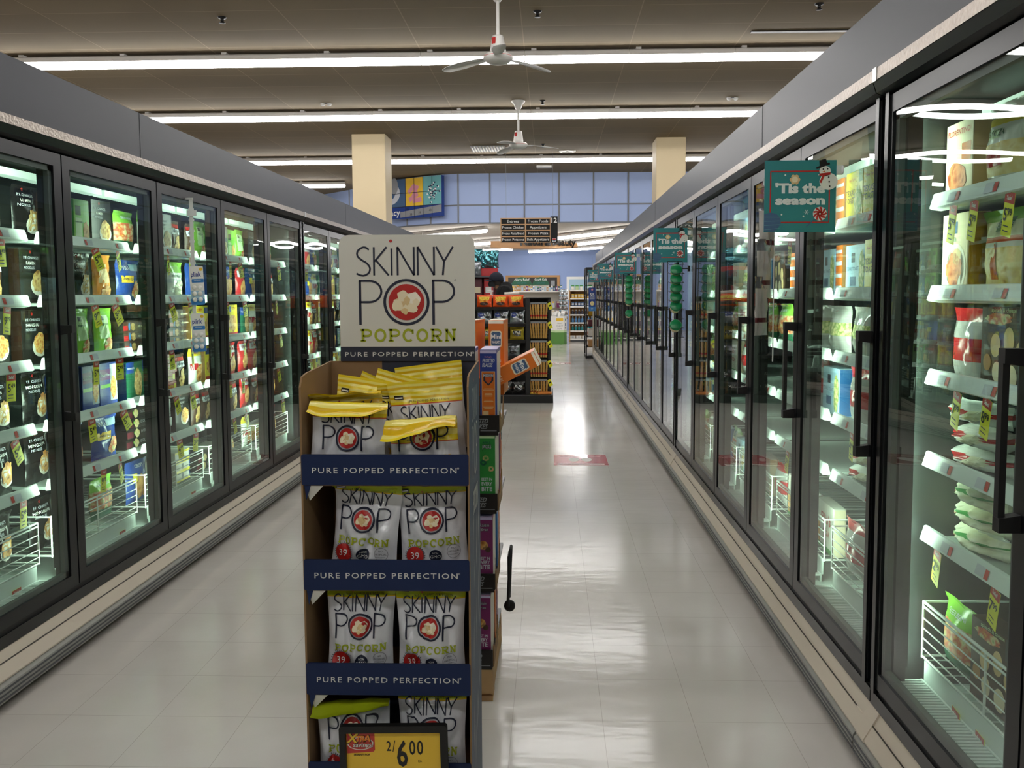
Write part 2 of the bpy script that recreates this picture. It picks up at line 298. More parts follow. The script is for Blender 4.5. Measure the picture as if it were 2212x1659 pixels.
# ------------------------------------------------------------------ ceiling strip lights
def strip_light():
    t = thing('strip_light', (0, 0, 0), 'strip', 'ceiling light')
    m = MB(); m.prof([(-.07, .075), (-.07, .125), (-.05, .14), (.05, .14), (.07, .125), (.07, .075)], lambda p, q, a: (a, p, q), -.608, .608, 'housing'); m.build('housing', t)
    pr = [(.06*math.cos(a), .075+.075*math.sin(a)) for a in [PI+PI*k/8 for k in range(9)]]
    m = MB(); m.prof(pr, lambda p, q, a: (a, p, q), -.603, .603, 'tube', sm=False); m.build('diffuser', t)
    m = MB()
    for x in (-.5,): m.box(x-.03, x+.03, -.05, .05, .14, .165, 'housing')
    m.build('bracket', t)
    return t
SL = strip_light(); first = True
rows = [(10.0, 'nearest ceiling row in view'), (13.1, 'second ceiling row'), (17.4, 'third ceiling row'), (21.12, 'farthest ceiling row'), (6.3, 'row above the popcorn display'), (2.6, 'row over the photographer'), (-1.1, 'row behind the photographer'), (-4.8, 'rearmost row')]
for y, rn in rows:
    xs = [-.30-.61+1.22*k for k in range(-5, 6)]
    if y > 20: xs = [x for x in xs if x < -5.1]
    for i, x in enumerate(sorted(xs)):
        lab = 'white fluorescent strip light, %s from the left in the %s' % (ORD[i], rn)
        if first: SL.location = (x, y, CEIL-.165); props(SL, lab, 'ceiling light', 'fluorescent strip lights'); first = False
        else: dup(SL, (x, y, CEIL-.165), None, lab, 'fluorescent strip lights')
del SEEN['strip']
for ri, (x0, y0, x1, y1, n) in enumerate([(-4.3, 23.4, -1.2, 20.5, 3), (.2, 23.8, 2.2, 20.6, 3), (-3.2, 27.2, -.7, 24.6, 3), (.5, 27.4, 2.2, 24.2, 3), (-3.4, 30.8, -1.6, 29.6, 2), (-6.6, 27.4, -4.2, 25.0, 3), (3.2, 27.4, 5.4, 25.0, 3), (-.8, 31.4, 1.2, 29.4, 3)]):  # last few rows are unseen extras, added to brighten the back wall
    a = math.atan2(y1-y0, x1-x0); L = math.hypot(x1-x0, y1-y0)
    for i in range(n):
        t = (i*1.23+.62)
        dup(SL, (x0+math.cos(a)*t, y0+math.sin(a)*t, 3.13-.165), (0, 0, a), 'strip light, %s in the %s slanting row under the low pharmacy ceiling' % (ORD[i], ORD[ri]), 'pharmacy ceiling lights')

# fans, sprinklers, vents
def fan(y, x, rot, lab):
    t = thing('ceiling_fan', (x, y, CEIL), lab, 'fan', 'white ceiling fans')
    m = MB(); m.lathe([(.105, -.003), (.10, -.02), (.06, -.06), (.045, -.11), (.03, -.13), (0, -.135)], 'fanwhite', 24); m.build('canopy', t)
    m = MB(); m.tube([(0, 0, -.12), (0, 0, -.47)], .016, 'fanwhite', 10); m.build('rod', t)
    m = MB(); m.lathe([(.0, -.44), (.05, -.445), (.055, -.46), (.075, -.58), (.07, -.60), (.12, -.615), (.14, -.635), (.138, -.66), (.10, -.69), (.05, -.705), (0, -.71)], 'fanwhite', 28); m.lathe([(.1405, -.640), (.1405, -.644)], 'tagred', 28); mo = m.build('motor_housing', t)
    m = MB(); T = Matrix.Rotation(R(-125), 4, 'Z')
    m.box(.058, .066, -.02, .02, -.53, -.47, 'redlogo', T); m.build('sticker', mo)
    for k in range(3):
        m = MB(); T = Matrix.Rotation(rot+2*PI*k/3, 4, 'Z') @ Matrix.Translation((0, 0, -.645)) @ Matrix.Rotation(R(9), 4, 'X')
        pl = [(.11, -.03), (.2, -.05), (.4, -.075), (.56, -.06), (.60, -.02), (.60, .02), (.54, .05), (.4, .06), (.2, .045), (.11, .03)]
        vs = [T @ Vector((p, q, -.05*(p/.6)**2+.003)) for p, q in pl]+[T @ Vector((p, q, -.05*(p/.6)**2-.003)) for p, q in pl]; n = len(pl)
        m.add(vs, [tuple(range(n)), tuple(range(2*n-1, n-1, -1))]+[(i, (i+1) % n, n+(i+1) % n, n+i) for i in range(n)], 'fanwhite', True); m.build('blade', t)
fan(8.0, -.49, R(35), 'white ceiling fan hanging in front of the nearest row of lights')
fan(12.6, -.476, R(4), 'white ceiling fan hanging farther back, its canopy on the ceiling in view')
for i, (x, y) in enumerate([(-3.38, 8.72), (-.127, 8.68), (2.67, 8.58), (-.114, 12.59), (-.14, 16.2), (-3.363, 12.64), (2.672, 12.556)]):
    m = MB(); dark = i < 5
    if dark: m.lathe([(.045, 0), (.04, -.012), (.018, -.016), (.016, -.05), (.03, -.056), (.03, -.06), (0, -.06)], 'black', 14)
    else:
        for dx in (-.05, .05): m.lathe([(.035, 0), (.034, -.02), (.02, -.035), (0, -.037)], 'white', 12, (dx, 0, 0))
        m.box(-.07, .07, -.015, .015, -.008, 0, 'dgrey')
    m.build('sprinkler_head' if dark else 'emergency_light', loc=(x, y, CEIL), label=('dark sprinkler head on the ceiling, %s in order from the left and near' % ORD[i]) if dark else 'small twin white ceiling spotlight, the %s one' % ('left' if x < 0 else 'right'), cat='sprinkler' if dark else 'light', group='ceiling fittings')
m = MB(); m.box(-.33, .33, -.3, .3, -.012, 0, 'grey')
for k in range(12): m.box(-.31+.055*k, -.285+.055*k, -.28, .28, -.03, -.012, 'offwhite')
m.build('ceiling_vent', loc=(-1.22, 16.6, CEIL), label='slatted white air vent in the ceiling left of the farther fan', cat='vent')
m = MB(); m.lathe([(.17, 0), (.165, -.015), (.12, -.02), (.11, -.008), (.03, -.006), (.02, -.02), (0, -.02)], 'offwhite', 24)
m.build('ceiling_speaker', loc=(.34, 17.0, CEIL), label='round pale ceiling speaker right of the farther fan', cat='speaker')
m = MB(); m.bbox(-.17, .17, -.1, .1, -.05, 0, 'fanwhite', .015); m.build('smoke_detector', loc=(-.14, 18.9, CEIL), label='flat white detector box on the ceiling before the blue bulkhead', cat='detector')
m = MB(); m.box(-.75, .75, -.03, .03, -.012, 0, 'black'); m.build('slot_diffuser', loc=(2.95, 9.44, CEIL), label='long black slot diffuser in the ceiling at upper right', cat='vent')

# ------------------------------------------------------------------ freezer cases
RAILS_L = [1.70, 1.445, 1.19, .935, .69]; RAILS_R = [1.72, 1.46, 1.22, .98, .76]
def make_case(s, Xd, y0, lab, rails):
    """one five-door case; w runs from the door plane into the case, a along the aisle"""
    t = thing('freezer_case', (Xd, y0, 0), lab, 'freezer', 'glass door freezer cases')
    P = lambda w, a, z: (s*w, a, z)
    L = 5*BAY-.006
    def bx(m, w0, w1, a0, a1, z0, z1, n): m.box(min(s*w0, s*w1), max(s*w0, s*w1), a0, a1, z0, z1, n)
    m = MB(); bx(m, .78, .84, 0, L, .02, 2.07, 'liner'); bx(m, .04, .78, 0, L, .20, .27, 'shelfm'); bx(m, .04, .78, 0, L, 1.99, 2.07, 'liner')
    bx(m, .03, .78, 0, .02, .2, 2.07, 'liner'); bx(m, .03, .78, L-.02, L, .2, 2.07, 'liner'); m.build('cabinet', t)
    m = MB(); bx(m, .02, .7, .0, L, 0, .2, 'kick'); m.build('kick_plate', t)
    m = MB(); m.prof([(.0, .035), (-.035, .03), (-.05, .045), (-.052, .07), (-.05, .095), (-.04, .108), (.0, .108)], lambda p, q, a: P(p, a, q), .002, L-.002, 'bumper')
    for z in (.05, .066, .082): bx(m, -.0535, -.05, .002, L-.002, z, z+.006, 'dgrey')
    m.build('bumper', t)
    m = MB(); m.prof([(.03, .112), (-.045, .112), (-.046, .118), (-.022, .160), (-.018, .160), (.0, .196), (.03, .2)], lambda p, q, a: P(p, a, q), .0, L, 'lowpanel')
    m.add([P(-.0235, .05, .1615), P(-.0235, L-.05, .1615), P(-.0212, L-.05, .1655), P(-.0212, .05, .1655)], [(0, 1, 2, 3)], 'groove')
    m.prof([(.02, .112), (-.048, .112), (-.049, .120), (-.004, .199), (.02, .202)], lambda p, q, a: P(p, a, q), L-.07, L, 'lowpanel')
    m.build('lower_panel', t)
    m = MB(); bx(m, .004, .06, 0, L, .2, .262, 'fdark'); bx(m, -.003, .004, 0, L, .2, .243, 'fblack'); m.build('sill', t)
    m = MB(); bx(m, -.042, .06, 0, L, 2.043, 2.076, 'steel'); bx(m, -.044, -.04, L-.03, L, 2.040, 2.079, 'metal'); m.build('header_trim', t)
    m = MB(); m.prof([(.06, 2.0), (.0, 2.0), (-.03, 2.012), (-.04, 2.042), (.06, 2.042)], lambda p, q, a: P(p, a, q), 0, L, 'postc'); m.build('header_frame', t)
    for k in range(6):
        a = min(max(k*BAY, .032), L-.032)
        m = MB(); bx(m, .03, .072, a-.03, a+.03, .262, 2.0, 'fdark')
        if k in (0, 5): bx(m, -.012, .03, a-.012, a+.012, .25, 2.043, 'fblack')
        po = m.build('mullion', t)
        m = MB(); bx(m, .0725, .0750, a-.022, a+.022, .34, 1.94, 'led'); bx(m, .0725, .079, a-.028, a-.023, .34, 1.94, 'fdark'); bx(m, .0725, .079, a+.023, a+.028, .34, 1.94, 'fdark'); m.build('light_strip', po)
    for k in range(5):
        a0, a1 = k*BAY+.004, (k+1)*BAY-.004-(.006 if k == 4 else 0)
        if k == 0: a0 += .008
        if k == 4: a1 -= .006
        z0, z1, fw = .266, 1.996, .05
        m = MB()
        for (u0, u1, v0, v1) in ((a0, a1, z0, z0+fw), (a0, a1, z1-fw, z1), (a0, a0+fw, z0+fw, z1-fw), (a1-fw, a1, z0+fw, z1-fw)):
            bx(m, -.006, .024, u0, u1, v0, v1, 'postc')
        g = .022
        for (u0, u1, v0, v1) in ((a0+fw, a1-fw, z0+fw, z0+fw+g), (a0+fw, a1-fw, z1-fw-g, z1-fw), (a0+fw, a0+fw+g, z0+fw, z1-fw), (a1-fw-g, a1-fw, z0+fw, z1-fw)):
            bx(m, .004, .022, u0, u1, v0, v1, 'gasket')
        bx(m, .024, .029, a0+.01, a1-.01, z0+.005, z0+.03, 'gasket')
        d = m.build('door', t)
        # the double pane: two slightly dished faces and a rim
        m = MB(); A0, A1, Z0, Z1 = a0+fw, a1-fw, z0+fw, z1-fw; n = 10
        for w0, sg in ((-.001, 1), (.016, -1)):
            vs = []
            for j in range(n+1):
                for i in range(n+1):
                    u, v = i/n*2-1, j/n*2-1
                    vs.append(P(w0+sg*.0035*(1-u*u)*(1-v*v), A0+(A1-A0)*i/n, Z0+(Z1-Z0)*j/n))
            m.add(vs, [(j*(n+1)+i, j*(n+1)+i+1, (j+1)*(n+1)+i+1, (j+1)*(n+1)+i) for j in range(n) for i in range(n)], 'glass', True)
        m.build('glass_pane', d)
        # handle on the near edge (right side) or the far edge (left side)
        ha = a0+.028 if s > 0 else a1-.028; di = 1 if s > 0 else -1
        m = MB()
        m.prof([(.945, 0), (.945, 1), (1.325, 1), (1.325, 0)], lambda p, q, a: P(-.048+.014*a, ha+di*(.004+.018*q), p), 0, 1, 'black')
        for z in (.945, 1.287): m.prof([(0, z), (0, z+.038), (-.05, z+.038 if z > 1 else z+.03), (-.05, z+.008 if z > 1 else z)], lambda p, q, a: P(p, ha+di*(a*.026-.006), q), 0, 1, 'black')
        m.build('handle', d)
        # shelves with price rails, bottom basket, grille, lamp
        b0, b1 = k*BAY+.045, (k+1)*BAY-.045
        for z in rails:
            m = MB(); bx(m, .145, .74, b0, b1, z-.046, z-.034, 'shelfm')
            m.prof([(.145, z-.05), (.118, z-.046), (.112, z-.042), (.124, z-.002), (.13, z), (.136, z-.002), (.145, z-.034)], lambda p, q, a: P(p, a, q), b0, b1, 'rail')
            rr = random.Random(int(z*1000)+k*7+int(y0*13))
            for q in range(3):
                a = b0+.08+.23*q+rr.uniform(-.03, .05)
                f = lambda x, zz: P(.1112+(zz+.042)*.3-.0012, x, z+zz)
                m.add([f(a, -.036), f(a+.018, -.036), f(a+.018, -.012), f(a, -.012)], [(0, 1, 2, 3)], 'tagred')
                m.add([f(a+.021, -.036), f(a+.062, -.036), f(a+.062, -.010), f(a+.021, -.010)], [(0, 1, 2, 3)], 'hilite')
            m.build('shelf', t)
        m = MB(); bz = .36
        for z, r_ in ((.53, .0045), (.515, .0035), (.48, .0022), (.45, .0022), (.42, .0022), (.39, .0022), (.365, .0035)): m.tube([P(.13, b0, z), P(.13, b1, z)], r_, 'wire', 6)
        for a in (b0, (b0+b1)/2, b1): m.tube([P(.13, a, .36), P(.13, a, .53)], .0035, 'wire', 6)
        for a in (b0, b1):
            m.tube([P(.13, a, .53), P(.72, a, .53)], .0035, 'wire', 6); m.tube([P(.13, a, .365), P(.72, a, .365)], .0035, 'wire', 6)
        for q in range(14): m.tube([P(.13, b0+(b1-b0)*(q+.5)/14, .362), P(.72, b0+(b1-b0)*(q+.5)/14, .362)], .002, 'wire', 5)
        bx(m, .128, .134, b0+.02, b1-.02, .30, .36, 'rail'); m.build('wire_basket', t)
        m = MB(); ga0, ga1 = k*BAY+.06, (k+1)*BAY-.06
        bx(m, .035, .041, ga0, ga1, .27, .302, 'rail'); bx(m, .12, .126, ga0, ga1, .27, .302, 'rail')
        for q in range(44): a = ga0+(ga1-ga0)*q/43.5; bx(m, .041, .12, a, a+.008, .296, .300, 'rail')
        m.build('air_grille', t)
        m = MB(); bx(m, .26, .32, b0-.03, b1+.03, 1.93, 1.96, 'ledtop'); m.build('top_lamp', t)
    if lab.endswith('far end of the aisle'):
        m = MB(); bx(m, -.045, .84, L, L+.05, .1, 2.075, 'lowpanel'); m.build('end_panel', t)
    return t
names_r = {-1: 'black glass-door freezer case on the right nearest the camera', 0: 'second freezer case on the right, five black glass doors', 1: 'third freezer case on the right, five black glass doors', 2: 'fourth freezer case on the right, five black glass doors', 3: 'last freezer case on the right, at the far end of the aisle'}
names_l = {-1: 'black glass-door freezer case on the left nearest the camera', 0: 'second freezer case on the left, pasta and dinners inside', 1: 'third freezer case on the left, partly behind the popcorn display', 2: 'fourth freezer case on the left, behind the popcorn display', 3: 'last freezer case on the left, at the far end of the aisle'}
for k in range(-1, 4):
    make_case(1, XR, YJ+5*BAY*k, names_r[k], RAILS_R); make_case(-1, XL, YJ+5*BAY*k, names_l[k], RAILS_L)

# ------------------------------------------------------------------ bags and boxes
def bag_fn(w, h, d, seed=0, flop=0., v0=.72, lean=.12, twist=0., wr=.004, tl=0.):
    r = random.Random(seed); ph = [(r.uniform(3, 9), r.uniform(3, 8), r.uniform(0, 6.3)) for _ in range(5)]
    cr = [(r.uniform(-1, 1), r.uniform(.1, .8), r.uniform(-.7, .7), r.uniform(.05, .12)) for _ in range(5)]
    def f(u, v, side=1, off=0.):
        bv = max(0., math.sin(PI*min(1, max(0, (v-.02)/.90))))**.5*(1.08-.2*v)
        if flop > .5 and v > v0-.12: bv *= max(0., 1-(v-v0+.12)/.20)
        x = u*w/2*(1-.07*math.sin(PI*min(1, v/.93))+.02*v)
        fill = max(0., 1-abs(u)**2.4)**.72*bv
        n = sum(math.sin(a*u+b*v*3+c+side) for a, b, c in ph)/5
        for cu, cv, ca, cw in cr:
            q = (u-cu)*math.cos(ca)+(v-cv)*2*math.sin(ca); n -= .9*math.exp(-(q/cw)**2)*min(1, fill*3)
        e = min(1, (1-abs(u))*6)
        y = -side*(d/2*fill+wr*n*e*(.25+bv)+off) + (.5*wr*math.sin(5*u+seed) if v > .9 or v < .04 else 0)
        z = v*h - .012*h*abs(u)**3*(1 if v > .5 else -1)*0 + tl*u*h*v
        if flop and v > v0:
            t = (v-v0)*h; a = flop*min(1, (v-v0)/(1-v0)*1.6)*(1+.10*math.sin(2.5*u+seed))
            z0 = v0*h+tl*u*h*v; yo = y; y = -t*math.sin(a)+yo*math.cos(a); z = z0+t*math.cos(a)+yo*math.sin(a)
        if twist:
            c, s_ = math.cos(twist*v), math.sin(twist*v); x, y = x*c-y*s_, x*s_+y*c
        return Vector((x, y+lean*0, z))
    return f
def bag(mb, f, bands, nu=18, nv=24, back=None):
    """bands: [(v_from, material), ...] rising in v"""
    cuts = sorted(set([i/nv for i in range(nv+1)]+[b[0] for b in bands])); 
    for side in (1, -1):
        vs = [f(-1+2*i/nu, v, side) for v in cuts for i in range(nu+1)]; fs = []; ms = []
        for j in range(len(cuts)-1):
            vm = (cuts[j]+cuts[j+1])/2; mt = [b[1] for b in bands if b[0] <= vm][-1]
            for i in range(nu): fs.append((j*(nu+1)+i, j*(nu+1)+i+1, (j+1)*(nu+1)+i+1, (j+1)*(nu+1)+i)); ms.append(mt if side == 1 or back is None else back)
        mb.add(vs, fs, ms, True)
def on_bag(f, w, h, side=1, d=.0007): return lambda x, z, k=1: f(max(-1, min(1, x/(w/2))), max(0, min(1, z/h)), side, .0008+d*k)
def on_box(y): return lambda x, z, k=1: Vector((x, y-.0005*k, z))

DES = {}
def design(name, kind, desc, w, h, d, base, lines=(), foods=(), patches=(), bands=None, side=None, seed=1, lid=None, disc=()):
    mb = MB()
    if kind == 'box':
        mb.bbox(-w/2, w/2, 0, d, 0, h, base, .0015); put = on_box(0.)
        if side:                                    # printed end and back so it still reads from aside
            mb.box(w/2-.0004, w/2+.0006, .003, d-.003, .003, h-.003, side); mb.box(-w/2-.0006, -w/2+.0004, .003, d-.003, .003, h-.003, side)
        if lid: mb.box(-w/2+.002, w/2-.002, .002, d-.002, h, h+.0006, lid)
        dy = 0
    else:
        f = bag_fn(w, h, d, seed, flop=.25 if kind == 'bag' and d < .15 else 0, v0=.86, wr=.004 if d < .15 else .016); g = lambda u, v, s_=1, o=0.: f(u, v, s_, o)+Vector((0, d/2, 0))
        bag(mb, g, bands or [(0, base)], 12, 16); put = on_bag(g, w, h)
    q = 1 if kind == 'box' else 5
    for x0, x1, z0, z1, mt in patches: mb.rect(x0*w, x1*w, z0*h, z1*h, mt, put, 1, q, q)
    for cx, cz, rx, rz, mt in disc: mb.disc(cx*w, cz*h, rx*w, rz*h, mt, put, 2, 20, 1 if kind == 'box' else 3)
    for cx, cz, rx, rz, mt in foods:
        n = 22; rr = random.Random(seed+int(cx*100)); ring = [1+rr.uniform(-.14, .14) for _ in range(n)]
        P = [(cx*w+rx*w*ring[i]*math.cos(2*PI*i/n), cz*h+rz*h*ring[i]*math.sin(2*PI*i/n)) for i in range(n)]
        C = (cx*w, cz*h); H = [((p[0]+C[0])/2, (p[1]+C[1])/2) for p in P]
        vs = [put(*C, 3)]+[put(*p, 3) for p in H]+[put(*p, 3) for p in P]
        mb.add(vs, [(0, 1+i, 1+(i+1) % n) for i in range(n)]+[(1+i, 1+n+i, 1+n+(i+1) % n, 1+(i+1) % n) for i in range(n)], mt)
    for t, hh, x, z, mt in lines: mb.text(t, hh*h, mt, put, x*w, z*h, 4, 'C', .012)
    DES[name] = (mb.mesh('frozen_food_box' if kind == 'box' else 'frozen_food_bag'), kind, desc, w, h, d)
bowl = lambda x, z, r, fd: ([(x, z-.02, r, r*.62, 'offwhite')], [(x, z+.05, r*.86, r*.66, fd)])
def dd(name, kind, desc, w, h, d, base, **k): design(name, kind, desc, w, h, d, base, **k)
for nm, title, fd, sd in (('ramen', 'RAMEN', 'f_noodle', 3), ('lomein', 'LO MEIN', 'f_noodle', 4), ('shang', 'SHANGHAI', 'f_rice', 5), ('mongol', 'MONGOLIAN', 'f_chicken', 6)):
    dk, fo = bowl(.18, .34, .30, fd)
    dd(nm, 'bag' if nm in ('mongol', 'lomein') else 'box', 'black %s dinner %s with a bowl picture' % (title.lower(), 'bag' if nm in ('mongol', 'lomein') else 'box'), .17, .225, .05, 'filmblack' if nm in ('mongol', 'lomein') else 'boxblack', disc=dk+[(-.1, .93, .035, .03, 'redlogo')], foods=fo, lines=[("P.F. CHANG'S", .05, -.08, .80, 'hilite'), (title, .055, -.1, .70, 'white'), ('NOODLES', .045, -.16, .62, 'hilite')], seed=sd, side='brown')
dd('pot', 'bag', 'white potsticker bag with green leaf band', .17, .22, .055, 'filmwhite', bands=[(0, 'filmwhite'), (.72, 'filmgreen')], foods=[(.1, .3, .32, .22, 'f_dump')], lines=[('POTSTICKERS', .06, 0, .6, 'dgreen')], seed=8)
dd('lime', 'bag', 'lime green frozen meal bag with clear window', .15, .225, .06, 'filmgreen', patches=[(-.36, .1, .35, .85, 'palegreen'), (-.3, -.06, .74, .83, 'dgrey')], foods=[(.12, .22, .28, .16, 'f_veg')], lines=[('signature', .05, -.13, .64, 'dgreen')], seed=9)
dd('limebox', 'box', 'bright green box with dark square logo', .12, .21, .05, 'green2', patches=[(-.42, -.06, .66, .86, 'boxblack'), (-.42, .0, .08, .6, 'palegreen')], foods=[(.26, .3, .2, .24, 'f_chicken')], lines=[('orange chicken', .04, -.2, .5, 'dgreen')], side='green')
dd('orangebag', 'bag', 'orange frozen meal bag', .15, .225, .055, 'filmorange', patches=[(-.3, .2, .4, .8, 'cream2')], foods=[(.08, .2, .3, .15, 'f_chicken')], lines=[('signature', .05, -.02, .7, 'rust')], seed=10)
dd('bluebag', 'bag', 'dark blue skillet bag with a yellow flash', .21, .21, .06, 'filmblue', patches=[(-.38, .14, .45, .62, 'signyellow'), (.0, .44, .74, .92, 'ltblue')], foods=[(.24, .28, .2, .2, 'f_veg')], lines=[('VOILA!', .09, -.2, .76, 'hilite'), ('DINNER FOR 2', .045, -.12, .52, 'navy')], seed=11)
dd('rice', 'box', 'navy steam rice box with orange rice picture', .15, .215, .045, 'royal', patches=[(-.46, .2, .62, .86, 'purple'), (-.46, .14, .44, .52, 'green2'), (.1, .5, .14, .96, 'hilite')], foods=[(.28, .44, .17, .26, 'f_rice')], lines=[('Steamfresh', .07, -.14, .7, 'hilite')], side='navy')
dd('flatred', 'box', 'flat red frozen entree box', .20, .052, .13, 'red', disc=[(-.26, .5, .09, .34, 'hilite'), (-.26, .5, .07, .26, 'boxblack')], patches=[(.32, .46, .2, .8, 'yellow')], lines=[('STOUFFERS', .26, .08, .36, 'yellow')], side='maroon')
dd('flatbrown', 'box', 'flat brown healthy dinner box', .22, .05, .13, 'brown', patches=[(-.5, -.3, .1, .6, 'red')], disc=[(-.24, .5, .04, .4, 'blue2'), (.24, .5, .06, .36, 'dgrey')], foods=[(-.08, .48, .12, .4, 'f_noodle')], lines=[('cafe steamers', .24, .36, .4, 'cream')], side='boxblack')
dd('flatblack', 'box', 'flat dark entree box with red label', .22, .05, .13, 'boxblack', patches=[(-.5, -.22, .15, .75, 'maroon')], foods=[(-.05, .5, .12, .42, 'f_ravioli')], disc=[(-.17, .6, .03, .16, 'green2')], lines=[('EVOL', .3, .25, .4, 'hilite')], side='boxblack')
dd('flatwhite', 'box', 'flat white and yellow waffle box', .19, .058, .12, 'offwhite', patches=[(-.5, .5, .8, 1, 'yellow'), (-.5, .5, 0, .14, 'yellow'), (-.06, .06, .2, .72, 'dgrey'), (.44, .5, .1, .9, 'blue')], side='offwhite')
dd('marie', 'box', 'green and white dinner box with noodle picture', .17, .20, .045, 'dgreen', patches=[(-.5, -.02, .72, 1, 'blue'), (-.5, .5, .0, .1, 'hilite')], foods=[(.2, .45, .25, .36, 'f_noodle')], lines=[('Homestyle', .06, -.22, .82, 'hilite')], side='navy')
dd('cheese', 'box', 'purple ravioli box with golden pasta picture', .16, .10, .06, 'plum', foods=[(.22, .5, .22, .34, 'f_ravioli')], lines=[('MACARONI', .16, -.2, .62, 'hilite'), ('& cheese', .12, -.22, .36, 'hilite')], side='purple')
dd('greenbox', 'box', 'small green pasta box', .16, .10, .06, 'green', foods=[(.24, .58, .18, .3, 'f_rice')], lines=[('FETTUCCINE', .13, -.16, .58, 'hilite'), ('alfredo', .11, -.2, .32, 'hilite')], side='dgreen')
dd('ravbox', 'box', 'blue ravioli box with large ravioli picture', .17, .20, .05, 'royal', foods=[(.05, .36, .38, .28, 'f_ravioli')], lines=[('RAVIOLI', .1, -.05, .78, 'hilite')], side='blue')
dd('chick', 'bag', 'blue crispy chicken bag', .20, .22, .06, 'filmblue', patches=[(-.3, -.12, .5, .7, 'yellow')], foods=[(.08, .38, .3, .28, 'f_chicken')], lines=[('CRISPY', .08, .05, .82, 'hilite')], seed=14)
dd('yellowbox', 'box', 'yellow topped chicken box', .16, .22, .05, 'yellow', patches=[(-.5, .5, 0, .16, 'red'), (-.46, -.1, .78, .95, 'blue')], foods=[(.02, .45, .4, .26, 'f_chicken')], lines=[('STRIPS', .07, .2, .85, 'redlogo')], side='tan')
dd('wings', 'bag', 'white bag of breaded wings with red banner', .17, .22, .06, 'filmwhite', bands=[(0, 'filmwhite'), (.78, 'yellow')], patches=[(-.46, .0, .4, .58, 'red')], foods=[(.12, .3, .3, .24, 'f_chicken')], lines=[('WINGS', .07, -.05, .84, 'redlogo')], seed=15)
dd('tyson', 'bag', 'dark chicken bag with white name flag', .13, .20, .05, 'brown', patches=[(-.42, .4, .62, .78, 'hilite'), (-.42, .42, .8, .92, 'redlogo')], foods=[(.05, .3, .34, .26, 'f_noodle')], lines=[('ANYTIZERS', .06, 0, .68, 'navy')], seed=16)
dd('redbag', 'bag', 'red frozen chicken bag', .17, .22, .06, 'filmred', patches=[(-.4, .4, .7, .9, 'hilite')], foods=[(.02, .36, .36, .25, 'f_chicken')], lines=[('CHICKEN', .08, 0, .77, 'redlogo')], seed=17)
dd('texas', 'box', 'yellow garlic toast box', .17, .20, .055, 'yellow', patches=[(-.46, -.04, .02, .16, 'green'), (.26, .5, .78, 1, 'green')], foods=[(.22, .42, .22, .3, 'f_herb')], lines=[('TEXAS', .11, -.22, .56, 'maroon'), ('TOAST', .11, -.22, .42, 'maroon'), ('New York', .06, -.14, .82, 'redlogo')], side='palegreen')
dd('texasw', 'bag', 'white garlic toast bag with dark green capitals', .17, .20, .055, 'yellow', patches=[(-.48, -.02, .26, .94, 'hilite'), (-.48, -.02, .02, .26, 'green')], disc=[(-.25, .8, .18, .07, 'redlogo')], foods=[(.22, .42, .22, .32, 'f_herb')], lines=[('TEXAS', .13, -.25, .56, 'dgreen'), ('TOAST', .13, -.25, .4, 'dgreen')], seed=18)
dd('texasp', 'box', 'five cheese toast box with purple band', .17, .17, .06, 'tan', patches=[(-.48, -.02, .3, .96, 'hilite'), (-.48, .48, .04, .24, 'plum')], foods=[(.22, .6, .24, .3, 'f_herb')], lines=[('TEXAS', .15, -.25, .66, 'dgreen'), ('TOAST', .15, -.25, .46, 'dgreen'), ('5 CHEESE', .1, -.1, .1, 'hilite')], side='purple')
dd('bread', 'box', 'pale blue garlic bread box', .19, .19, .06, 'ltblue', patches=[(-.2, -.02, .66, .84, 'navydark'), (-.26, .04, .2, .38, 'slate')], foods=[(.34, .45, .14, .4, 'f_herb')], lines=[('TEXAS TOAST', .07, -.12, .5, 'slate')], side='blue2')
dd('ellio', 'box', 'white pizza box with red capitals', .22, .20, .05, 'offwhite', patches=[(-.5, .5, 0, .1, 'green'), (-.5, -.3, .1, .5, 'f_rice')], lines=[("Ellio's", .2, .05, .58, 'redlogo'), ('PIZZA', .11, .08, .34, 'redlogo')], side='cream')
dd('dump', 'bag', 'clear bag of pierogies with green stripes', .26, .062, .17, 'filmwhite', bands=[(0, 'f_dump'), (.52, 'green'), (.60, 'f_dump'), (.86, 'filmwhite')], disc=[(-.2, .4, .12, .16, 'palegreen')], lines=[('pierogies', .10, -.2, .36, 'redlogo')], seed=19)
dd('meat', 'bag', 'white and red meatball bag', .24, .062, .17, 'filmwhite', bands=[(0, 'filmwhite'), (.45, 'filmred'), (.66, 'filmwhite')], foods=[(.2, .5, .16, .22, 'f_dump')], seed=20)
dd('stirfry', 'bag', 'white and green vegetable bag lying flat', .26, .062, .17, 'filmwhite', bands=[(0, 'filmwhite'), (.3, 'f_dump'), (.5, 'dgreen'), (.66, 'f_dump'), (.86, 'filmwhite')], seed=21)
dd('brie', 'box', 'brown appetizer box with golden puffs on wood', .22, .215, .06, 'brown', patches=[(.2, .44, .72, .98, 'dgrey'), (-.34, .2, .02, .07, 'boxblack')], disc=[(-.2, .55, .1, .14, 'cream2'), (.06, .62, .1, .15, 'cream2'), (.3, .48, .11, .15, 'cream2'), (-.16, .24, .09, .12, 'cream'), (.12, .2, .11, .14, 'cream'), (.36, .26, .08, .12, 'cream2'), (-.36, .34, .08, .1, 'tan')], foods=[(-.15, .86, .26, .07, 'f_veg')], lines=[('spinach & cheese', .05, -.05, .94, 'palegreen')], side='boxblack')
